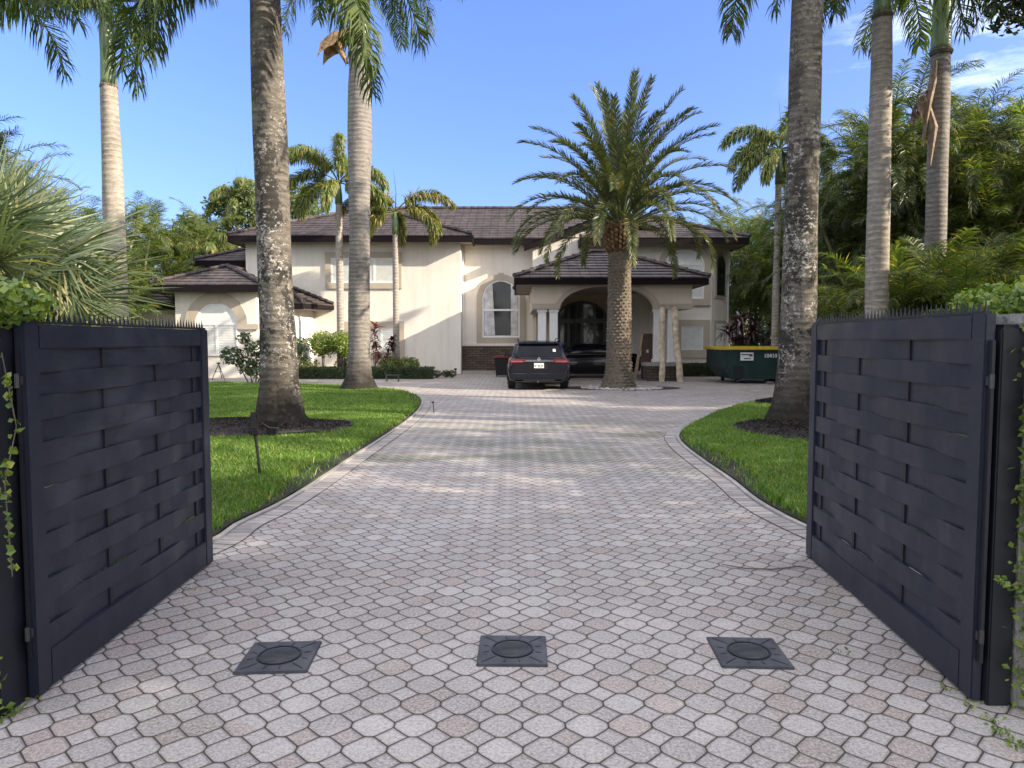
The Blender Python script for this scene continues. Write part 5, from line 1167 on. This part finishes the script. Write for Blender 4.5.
# -- areca / clumping palms: four kinds, then copies
def areca(seed, nst=12, H=(2.8, 5.6), mat='areca_leaf', L0=1.9, spread=1.0):
    rng = np.random.default_rng(seed); mb = MB(); st = MB()
    for s in range(nst):
        a = rng.random()*6.283; q = spread*math.sqrt(rng.random()); h = rng.uniform(*H); tx, ty = q*math.cos(a)*1.9, q*math.sin(a)*1.9
        P = [(q*.4*math.cos(a), q*.4*math.sin(a), 0), (q*.9*math.cos(a), q*.9*math.sin(a), h*.5), (tx, ty, h)]
        st.tube(P, [.06, .05, .045], 7)
        nf = 12
        for k in range(nf):
            f = k/(nf-1); frond(mb, (tx, ty, h-.1), rng.random()*360 if k < 3 else a*57.3+k*137.5, 82-75*f+rng.normal(0, 6), L0*rng.uniform(.8, 1.15), 60+60*f, nl=46, ll=.38, lw=.023, droop=.45, planes=(10, 30), fwd=.6, rach=.016, t0=.12, prof=.45, rng=rng)
    return st, mb
AR = {}
def make_areca(key, label, loc, rz=0, sc=1.0, grp='clumping palms behind the right lawn'):
    if key not in AR:
        kw = {'a': dict(seed=21), 'b': dict(seed=22, nst=13, H=(3.0, 6.6), mat='areca_leaf'), 'c': dict(seed=23, nst=13, mat='areca_leaf_dark', H=(3.0, 6.9)), 'd': dict(seed=24, nst=10, H=(1.0, 2.8), L0=1.7, mat='areca_leaf'), 'e': dict(seed=25, nst=15, H=(2.0, 6.3), mat='areca_leaf_dark', L0=2.0)}[key]
        mat = kw.get('mat', 'areca_leaf'); st, mb = areca(**kw)
        AR[key] = (st, mb, mat, None)
        t = thing('clumping_palm', label, 'palm clump', (0, 0, 0), grp); a = st.build('stems', 'cane', loc=(0, 0, 0)); a.parent = t; c = mb.build('crown', mat, loc=(0, 0, 0)); c.parent = t
        t.location = loc; t.rotation_euler = (0, 0, R(rz)); t.scale = (sc, sc, sc); AR[key] = t; return t
    t = copy_thing(AR[key], loc, R(rz), label, sc); t['group'] = grp; return t
# -- broadleaf trees
TR = {}
def tree(seed, H, Rr, trunk_h, mat='tree_leaf', ncl=26, leaf=.16, per=420, limbs=6, zr=.75):
    rng = np.random.default_rng(seed); tb = MB(); mb = MB()
    tb.tube([(0, 0, 0), (.1, .05, trunk_h*.5), (.0, .1, trunk_h)], [.24, .19, .15], 10)
    for k in range(ncl):
        a = rng.random()*6.283; q = math.sqrt(rng.random()); zz = rng.uniform(-1, 1)
        m = math.sqrt(1-.6*zz*zz); c = np.array((Rr*q*m*math.cos(a), Rr*q*m*math.sin(a), (trunk_h+H)/2+zz*(H-trunk_h)/2*.85)); rr = Rr*rng.uniform(.20, .36)
        P, d = ball(per, c, (rr, rr, rr*zr), rng, .35); leafcloud(mb, P, per, leaf, .5, .25, rng, out=d)
        if k < limbs*2: tb.tube([(0, .1, trunk_h*.8), tuple(c*.5+np.array((0, 0, trunk_h*.45))), tuple(c)], [.10, .06, .02], 6)
    return tb, mb
def make_tree(key, label, loc, rz=0, sc=1.0, cat='tree', grp='leafy trees around the house', **kw):
    if key not in TR:
        mat = kw.get('mat', 'tree_leaf'); tb, mb = tree(**kw); t = thing('leafy_tree', label, cat, (0, 0, 0), grp)
        a = tb.build('trunk', 'branch_bark', loc=(0, 0, 0)); a.parent = t; c = mb.build('crown', mat, loc=(0, 0, 0)); c.parent = t
        t.location = loc; t.rotation_euler = (0, 0, R(rz)); t.scale = (sc,)*3; TR[key] = t; return t
    t = copy_thing(TR[key], loc, R(rz), label, sc); t['group'] = grp; return t
# tall planting along the right side
def X(px, Y): return at(px, 300, Y)[0]
rows = [
 ('a', 752, 41, 1.2, 'far pale clumping palm filling the gap right of the house corner'), ('b', 738, 46, 1.0, 'farthest clumping palm behind the right end of the house'),
 ('b', 778, 38, 1.00, 'clumping palm directly right of the house corner'), ('a', 800, 34, .95, 'pale clumping palm behind the purple-leaved shrub'),
 ('c', 838, 33, 1.05, 'dark clumping palm behind the thick right lichened trunk'), ('b', 868, 28.5, 1.05, 'tall clumping palm between the thick right trunk and the pale ringed trunk'),
 ('e', 885, 24.5, 1.05, 'dark clumping palm behind the pale ringed trunk'), ('c', 905, 25, 1.12, 'dark clumping palm between the two royal palms behind the right gate'),
 ('b', 950, 24, 1.12, 'clumping palm just right of the royal palm with the dead frond'), ('e', 985, 26, 1.15, 'dark clumping palm above the hinge side of the right gate leaf'),
 ('c', 1012, 25, 1.10, 'tall dark clumping palm at the right edge of the view'), ('b', 1060, 22, 1.0, 'clumping palm half outside the right edge of the view'),
 ('d', 905, 22, 1.1, 'low clumping palm behind the spikes of the right gate, left part'), ('d', 915, 19.5, 1.1, 'low clumping palm between the two royal palm feet'),
 ('d', 960, 18, 1.1, 'low clumping palm behind the spikes of the right gate, right part'), ('a', 815, 35, 1.2, 'far pale clumping palm right of the container'),
 ('a', 990, 30, 1.45, 'far tall pale clumping palm at the upper right'), ('b', 890, 33, 1.25, 'far tall clumping palm topmost between the royal trunks')]
for i, (k, px, Y, s, lb) in enumerate(rows): make_areca(k, lb, (X(px, Y)+.0, Y, 0), i*67, s*1.14)
off = [('e', 12.8, 3.0, .7), ('c', 11.5, -.5, .9), ('e', 13.6, 6.5, .7), ('e', 11.8, 12.0, .9), ('c', 10.6, 8.0, .95), ('b', 9.0, 4.4, .95), ('e', 8.4, 1.5, .95), ('c', 8.4, -1.2, .95)]  # palms out of view, added to block sun from the foreground drive
for i, (k, x, y, s) in enumerate(off):
    make_areca(k, ['clumping palm in the second row beside the right pillar', 'clumping palm in the second row near the street', 'clumping palm in the second row beside the right gate leaf', 'dark clumping palm nearest behind the right gate leaf', 'second clumping palm beside the right gate side strip', 'clumping palm beside the right gate pillar', 'clumping palm near the street at right', 'clumping palm at the street corner at right'][i], (x, y, 0), i*50+20, s)
make_tree('t1', 'broad dark tree whose leafy branches hang into the top right corner', (12.6, 12.5, 0), 0, 1.0, seed=31, H=13.5, Rr=4.0, trunk_h=6.5, mat='dark_tree_leaf', ncl=52, leaf=.17, per=650)
make_tree('t2', 'tall tree behind the right palm planting', (X(930, 38), 38, 0), 0, 1.0, seed=32, H=10.5, Rr=4.2, trunk_h=2.5, ncl=46, leaf=.2, per=520)
make_tree('t2', 'leafy tree far behind the container', (X(790, 40), 40, 0), 80, .85)
for q, (x, y, s) in enumerate(((-14, -20, .9), (-5, -23, .8), (4, -21, .95), (13, -22, .85), (-23, -18, .9))): make_tree('t2', ('leafy tree across the street behind the viewer, ' + ('second from left', 'middle one', 'second from right', 'rightmost', 'leftmost')[q]), (x, y, 0), q*77, s, grp='trees across the street')
for q, (x, y, s) in enumerate(((19.5, 13.5, .85), (22.5, 18.5, .95), (20.5, 8.5, .8))): make_tree('t2', ('leafy tree right of the view beside the clumping palms, ' + ('middle of three', 'farthest of three', 'nearest of three')[q]), (x, y, 0), 40+q*77, s, grp='trees right of the view')  # unseen trees added to keep sun off the planting behind the right gate
make_tree('t2', 'leafy tree behind the top right palm clumps', (X(1030, 27), 27, 0), 160, .85)
# behind and left of the house
make_tree('t3', 'rounded green tree behind the left wing roofs', (X(222, 44), 44, 0), 0, 1.0, seed=33, H=9.0, Rr=3.4, trunk_h=2.5, ncl=40, leaf=.2, per=480)
make_tree('t3', 'tree directly left of the lichened palm, behind the roofs', (X(256, 43), 43, 0), 120, 1.22)
make_tree('t3', 'tree far behind the left clumping palms', (X(165, 48), 48, 0), 70, .95)
make_tree('t3', 'tree behind the fan palm at far left', (X(60, 38), 38, 0), 200, .8)
for i, (k, px, Y, s, lb) in enumerate([('a', 128, 33, 1.0, 'yellowish clumping palm just right of the slim crownshaft palm'), ('b', 160, 36, .92, 'clumping palm above the lowest left roof'), ('a', 190, 39, 1.1, 'clumping palm behind the garage roof'), ('d', 84, 27, 1.0, 'low clumping palm behind the left gate spikes'), ('a', 88, 30, 1.0, 'clumping palm left of the slim crownshaft palm'), ('b', 30, 30, .9, 'clumping palm behind the silvery fan palm'), ('e', -40, 20, .9, 'dark clumping palm at the far left edge')]):
    make_areca(k, lb, (X(px, Y), Y, 0), i*81+15, s*1.13, 'clumping palms at the left of the house')
foxtail('small palm with a pale stem behind the left roofs, beside the lichened trunk', X(240, 41), 41, 8.6, .13, ring_fronds(12, g_, 2.3, -10, 75, (90, 120), 0), 'foxtail_leaf', .9, grp='palms behind the left roofs')
foxtail('small palm behind the garage roof with an upright crown', X(211, 37), 37, 4.9, .10, ring_fronds(11, g_, 2.2, 0, 78, (85, 115), 50), 'foxtail_leaf', .7, grp='palms behind the left roofs')
foxtail('small palm showing through the gap left of the date palm crown', at(531, 200, 42)[0], 42, 6.6, .13, ring_fronds(12, g_, 2.3, 0, 75, (90, 120), 30), 'foxtail_leaf', .8, grp='palms behind the left roofs')

# -- silvery fan palms at the left
def fan_leaf(mb, c, az, el, Rr, n=60, rng=RNG, roll=0, span=120):
    d = Vector((math.cos(R(el))*math.cos(R(az)), math.cos(R(el))*math.sin(R(az)), math.sin(R(el)))); s = d.cross(Vector((0, 0, 1))).normalized(); s = Matrix.Rotation(R(roll), 3, d) @ s; nr = s.cross(d)
    d, s, nr = [np.array(q) for q in (d, s, nr)]
    a = np.linspace(-R(span), R(span), n)+rng.normal(0, .02, n); D = d*np.cos(a)[:, None]+s*np.sin(a)[:, None]+nr*(.18*np.cos(a*1.0)-.25*np.abs(np.sin(a/2)))[:, None]; D = unit(D+rng.normal(0, .02, (n, 3)))
    Ln = Rr*(.78+.22*np.cos(a/1.3))*(.92+.16*rng.random(n)); W = unit(np.cross(D, np.cross(D, np.array((0, 0, 1.))+rng.normal(0, .3, (n, 3)))*1.0)+.4*s)
    W = unit(np.cross(D, nr+.5*np.where(np.arange(n)[:, None] % 2, s, -s)))
    leaflets(mb, np.tile(np.array(c), (n, 1)), D, W, Ln, np.full(n, Rr*.025), .08+.15*rng.random(n))
def fan_palm(label, loc, H, nlf, Rr, seed, pet=.9, lo=-20, hi=85):
    rng = np.random.default_rng(seed); t = thing('fan_palm', label, 'fan palm', loc, 'silvery fan palms behind the left gate'); mb = MB(); st = MB()
    tb = MB(); trunk_mb(tb, [(0, .22), (.3, .16), (H, .14)], (0, 0), 12); o = tb.build('trunk', 'dead_frond', loc=(0, 0, 0)); o.parent = t
    for k in range(nlf):
        f = (k+.5)/nlf; el = hi-(hi-lo)*f+rng.normal(0, 6); az = k*137.5+rng.normal(0, 10); L_ = pet*(.7+.4*rng.random())
        d = np.array((math.cos(R(el))*math.cos(R(az)), math.cos(R(el))*math.sin(R(az)), math.sin(R(el)))); p0 = np.array((0, 0, H)); p1 = p0+d*L_
        st.tube([p0, (p0+p1)/2+np.array((0, 0, .03)), p1], [.016, .012, .009], 5, False)
        fan_leaf(mb, p1, az, el-12, Rr*(.85+.3*rng.random()), rng=rng, roll=rng.uniform(-60, 60))
    o = st.build('leaf_stalks', 'cane', loc=(0, 0, 0)); o.parent = t; o = mb.build('crown', 'fan_leaf', loc=(0, 0, 0)); o.parent = t
fan_palm('large silvery fan palm behind the left gate leaf', (at(22, 300, 8.2)[0], 8.2, 0), 1.4, 66, .85, 5, .46, 10)
fan_palm('spiky fan palm at the left edge with stiff upright blades', (at(-12, 300, 7.3)[0], 7.3, 0), 1.95, 30, 1.05, 6, .8, 0)
# -- leafy plants above the left gate
def bush(name, label, cat, loc, blobs, mat, size, stems=True, asp=.5, grp=None, up=.2):
    t = thing(name, label, cat, loc, grp); mb = MB(); st = MB()
    for (c, r, n) in blobs:
        P, d = ball(n, c, r, shell=.5); leafcloud(mb, P, n, size, asp, up, out=d)
        if stems: st.tube([(c[0]*.3, c[1]*.3, 0), (c[0]*.7, c[1]*.7, c[2]*.6), tuple(c)], [.025, .018, .01], 6)
    o = mb.build('leaves', mat, loc=(0, 0, 0)); o.parent = t
    if stems: o = st.build('stem', 'branch_bark', loc=(0, 0, 0)); o.parent = t
    return t
bush('lime_shrub', 'lime-leaved shrub just above the spikes of the left gate', 'shrub', (at(75, 300, 6.2)[0], 6.2, 0), [((0, 0, 1.5), (.28, .3, .22), 360), ((.25, .1, 1.45), (.25, .3, .22), 300), ((-.4, 0, 1.5), (.25, .3, .22), 300)], 'lime_leaf', .10)
bush('lime_shrub', 'yellow-green shrub at the left edge above the gate post', 'shrub', (at(10, 300, 5.3)[0], 5.3, 0), [((0, 0, 1.65), (.30, .3, .22), 900), ((-.3, 0, 1.7), (.3, .3, .3), 700)], 'lime_leaf', .075)
t = thing('banana_plant', 'broad-leaved green plant standing behind the left gate post', 'plant', (at(40, 300, 5.6)[0], 5.6, 0)); mb = MB()
for (az, el, Ln, w) in ((20, 74, .95, .17), (70, 82, .8, .14), (200, 60, .9, .16), (330, 62, .8, .13), (130, 70, .8, .15)):
    N = 9; cur = Vector((0, 0, 1.0)); V = []
    for i in range(N):
        f = i/(N-1); e = R(el-35*f*f); dd = Vector((math.cos(e)*math.cos(R(az)), math.cos(e)*math.sin(R(az)), math.sin(e))); s = dd.cross(Vector((0, 0, 1))).normalized(); up_ = s.cross(dd); wd_ = w*math.sin(math.pi*(.06+.9*f))**.6
        V += [tuple(cur-s*wd_+up_*wd_*.3), tuple(cur), tuple(cur+s*wd_+up_*wd_*.3)]; cur = cur+dd*Ln/N
    mb.add(V, np.array([(i*3+a, i*3+a+1, (i+1)*3+a+1, (i+1)*3+a) for i in range(N-1) for a in (0, 1)]))
o = mb.build('leaves', 'gardenia_leaf', loc=(0, 0, 0), smooth=True); o.parent = t; mb = MB(); mb.tube([(0, 0, 0), (0, 0, 1.05)], .04, 8); o = mb.build('stem', 'cane', loc=(0, 0, 0)); o.parent = t

# -- planting in front of the house
g = gnd(255, 383.5)
bush('garden_shrub', 'glossy open shrub left of the lichened palm, before the garage window', 'shrub', (g[0], g[1], 0), [((-.75, 0, 1.0), (.50, .4, .34), 330), ((-.3, .1, .65), (.42, .4, .36), 330), ((.1, .0, 1.25), (.5, .4, .35), 330), ((.5, .1, .85), (.45, .4, .4), 330), ((-.35, 0, 1.62), (.3, .3, .22), 120), ((.3, 0, .45), (.5, .4, .3), 260), ((1.0, .1, .9), (.4, .4, .5), 260), ((1.5, .3, 1.2), (.4, .4, .5), 240)], 'gardenia_leaf', .17, asp=.4)
for i, (px, r, lb) in enumerate(((322, .68, 'left of the two ball-clipped lime shrubs by the bay window'), (343, .60, 'right of the two ball-clipped lime shrubs, half behind the torn-sheath palm'))):
    bush('ball_shrub', lb, 'shrub', (at(px, 340, 29.6-i*.1)[0], 29.6-i*.2, 0), [((0, 0, 1.42), (r, r, .55), 1500), ((.1, 0, 1.3), (r*.8, r*.8, .5), 700)], 'lime_leaf', .11, grp='clipped lime shrubs')
bush('garden_shrub', 'loose pale shrub just right of the lichened palm', 'shrub', (at(301, 350, 29.4)[0], 29.4, 0), [((0, 0, 1.25), (.35, .3, .4), 300), ((-.1, 0, .7), (.4, .3, .4), 260), ((.35, 0, .55), (.4, .3, .3), 260)], 'foxtail_leaf', .12)
# clipped hedge: box of leaves with a dark core
def hedge(label, x0, x1, y0, y1, h, n):
    t = thing('box_hedge', label, 'hedge', ((x0+x1)/2, y0, 0)); w, d = x1-x0, y1-y0; mb = MB()
    P = np.stack([RNG.uniform(-w/2, w/2, n), RNG.uniform(0, d, n), RNG.uniform(0, h, n)], 1); k = RNG.integers(0, 3, n)
    P[k == 0, 1] = RNG.normal(0, .025, (k == 0).sum()); P[k == 1, 2] = h+RNG.normal(0, .025, (k == 1).sum()); leafcloud(mb, P, n, .075, .55, .1)
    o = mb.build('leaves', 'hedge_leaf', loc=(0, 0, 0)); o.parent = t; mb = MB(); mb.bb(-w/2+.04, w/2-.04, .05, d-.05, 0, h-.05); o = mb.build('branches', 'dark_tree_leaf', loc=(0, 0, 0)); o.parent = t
hedge('long low clipped box hedge along the foot of the left wall', at(297, 375, 28.6)[0], at(433, 375, 28.6)[0], 28.6, 29.3, .43, 8000)
hedge('dark low hedge under the right ground-floor window', at(682, 375, 30.5)[0], at(718, 375, 30.5)[0], 30.5, 31.2, .52, 3000)
for i, (px, lb) in enumerate(((437, 'low round ground plant, nearest the hedge end'), (446, 'low round ground plant, second from the hedge end'), (452, 'low round ground plant beside the path light'))):
    bush('low_plant', lb, 'plant', (at(px, 372, 29.6)[0], 29.6, 0), [((0, 0, .17), (.22, .2, .16), 240)], 'hedge_leaf', .08, stems=True, grp='low plants at the hedge end')
for i, (px, py, w, lb) in enumerate(((350, 366, .7, 'grey-green low shrub behind the hedge, left of the torn-sheath palm'), (390, 366, .55, 'grey-green low shrub behind the hedge under the dark-leaved ti plant'), (408, 364, .5, 'grey-green low shrub behind the hedge near its right end'))):
    bush('low_shrub', lb, 'shrub', (at(px, 360, 30.1)[0], 30.1, 0), [((0, 0, .55), (w, .35, .32), 900)], 'foxtail_leaf', .11, grp='low shrubs behind the hedge')
def ti_plant(label, X_w, Y, stems, mat, ll=.42, grp='ti plants'):
    t = thing('ti_plant', label, 'plant', (X_w, Y, 0), grp); mb = MB(); st = MB()
    for (dx_, dy_, h, n) in stems:
        st.tube([(dx_*.4, dy_*.4, 0), (dx_, dy_, h)], .018, 6); az = RNG.random(n)*6.283; el = RNG.uniform(-.3, 1.4, n); D = np.stack([np.cos(el)*np.cos(az), np.cos(el)*np.sin(az), np.sin(el)], 1)
        B = np.tile(np.array((dx_, dy_, h)), (n, 1))+np.stack([0*az, 0*az, RNG.uniform(-.35, .05, n)], 1); W = unit(np.cross(D, np.array((0, 0, 1.))+RNG.normal(0, .3, (n, 3)))); leaflets(mb, B, D, W, ll*(.7+.5*RNG.random(n)), np.full(n, .09), .5+.5*RNG.random(n))
    o = mb.build('leaves', mat, loc=(0, 0, 0)); o.parent = t; o = st.build('stem', 'cane', loc=(0, 0, 0)); o.parent = t
ti_plant('red-leaved ti plant against the left wall', at(375, 350, 30.4)[0], 30.4, [(0, 0, 2.1, 26), (-.1, .1, 1.6, 22), (.05, 0, 1.25, 22), (.15, 0, 1.0, 18)], 'ti_leaf_red')
ti_plant('dark purple ti plant right of the red one', at(390, 350, 30.2)[0], 30.2, [(.05, 0, 1.55, 30), (.12, 0, 1.3, 22), (-.1, 0, 1.1, 20)], 'ti_leaf_purple', .36)
ti_plant('large purple spiky shrub behind the container', at(741, 320, 28.3)[0], 28.3, [(0, 0, 2.3, 60), (-.4, 0, 1.9, 46), (.45, 0, 2.0, 46), (0, .2, 1.5, 50)], 'ti_leaf_purple', .75)
bush('dark_shrub', 'dark rounded shrub behind the container, left of the thick trunk', 'shrub', (at(772, 330, 27.6)[0], 28.4, 0), [((0, 0, 1.35), (1.0, .6, .85), 1700), ((.8, 0, 1.2), (.7, .5, .7), 900), ((-.7, 0, 1.0), (.6, .5, .55), 700)], 'dark_tree_leaf', .15)
bush('dark_shrub', 'dark leafy shrub right of the thick trunk behind the gate', 'shrub', (at(850, 330, 24)[0], 23.2, 0), [((0, 0, 1.2), (1.1, .6, 1.0), 1700), ((1.0, 0, 1.0), (.9, .5, .9), 1200)], 'areca_leaf_dark', .16)
bush('dark_shrub', 'leafy shrub behind the hinge end of the right gate leaf', 'shrub', (at(975, 315, 12)[0], 12, 0), [((0, 0, 1.7), (1.2, .5, .45), 2000), ((-1.0, 0, 1.55), (.8, .5, .4), 1200)], 'ivy_leaf', .10)
# fallen twig on the pavers
P = [gnd(*q) for q in ((722, 566), (745, 570), (772, 571), (800, 568), (812, 570))]; t = thing('twig', 'thin curved dark twig lying on the pavers by the right gate leaf', 'twig', (*P[0], 0)); mb = MB(); mb.tube([(p[0], p[1], .012) for p in P], [.003, .005, .005, .004, .002], 6); mb.build('stem', 'branch_bark', t)
# weeds in the joints at the pillars and under the gates
def weeds(label, spots):
    mb = MB()
    for (x, y, n) in spots:
        c = gnd(x, y); Q = np.stack([c[0]+RNG.normal(0, .022, n), c[1]+RNG.normal(0, .022, n), .006+.02*RNG.random(n)], 1); leafcloud(mb, Q, n, .022, .5, .3)
    tag(mb.build('weeds', 'ivy_leaf'), label, 'weeds', kind='stuff')
weeds('tiny green weeds in the paver joints by the gates', [(1000, 735, 34), (990, 722, 20), (1018, 748, 30), (845, 655, 12), (970, 708, 14), (188, 590, 10), (10, 715, 60), (22, 700, 30), (945, 690, 10)])
# vine on the corner of the right bay
vx, vy = at(717, 340, 32.5)[0], 32.45
print('objects', len(COL.objects), 'verts', sum(len(o.data.vertices) for o in COL.objects if o.type == 'MESH'), ga, gb)
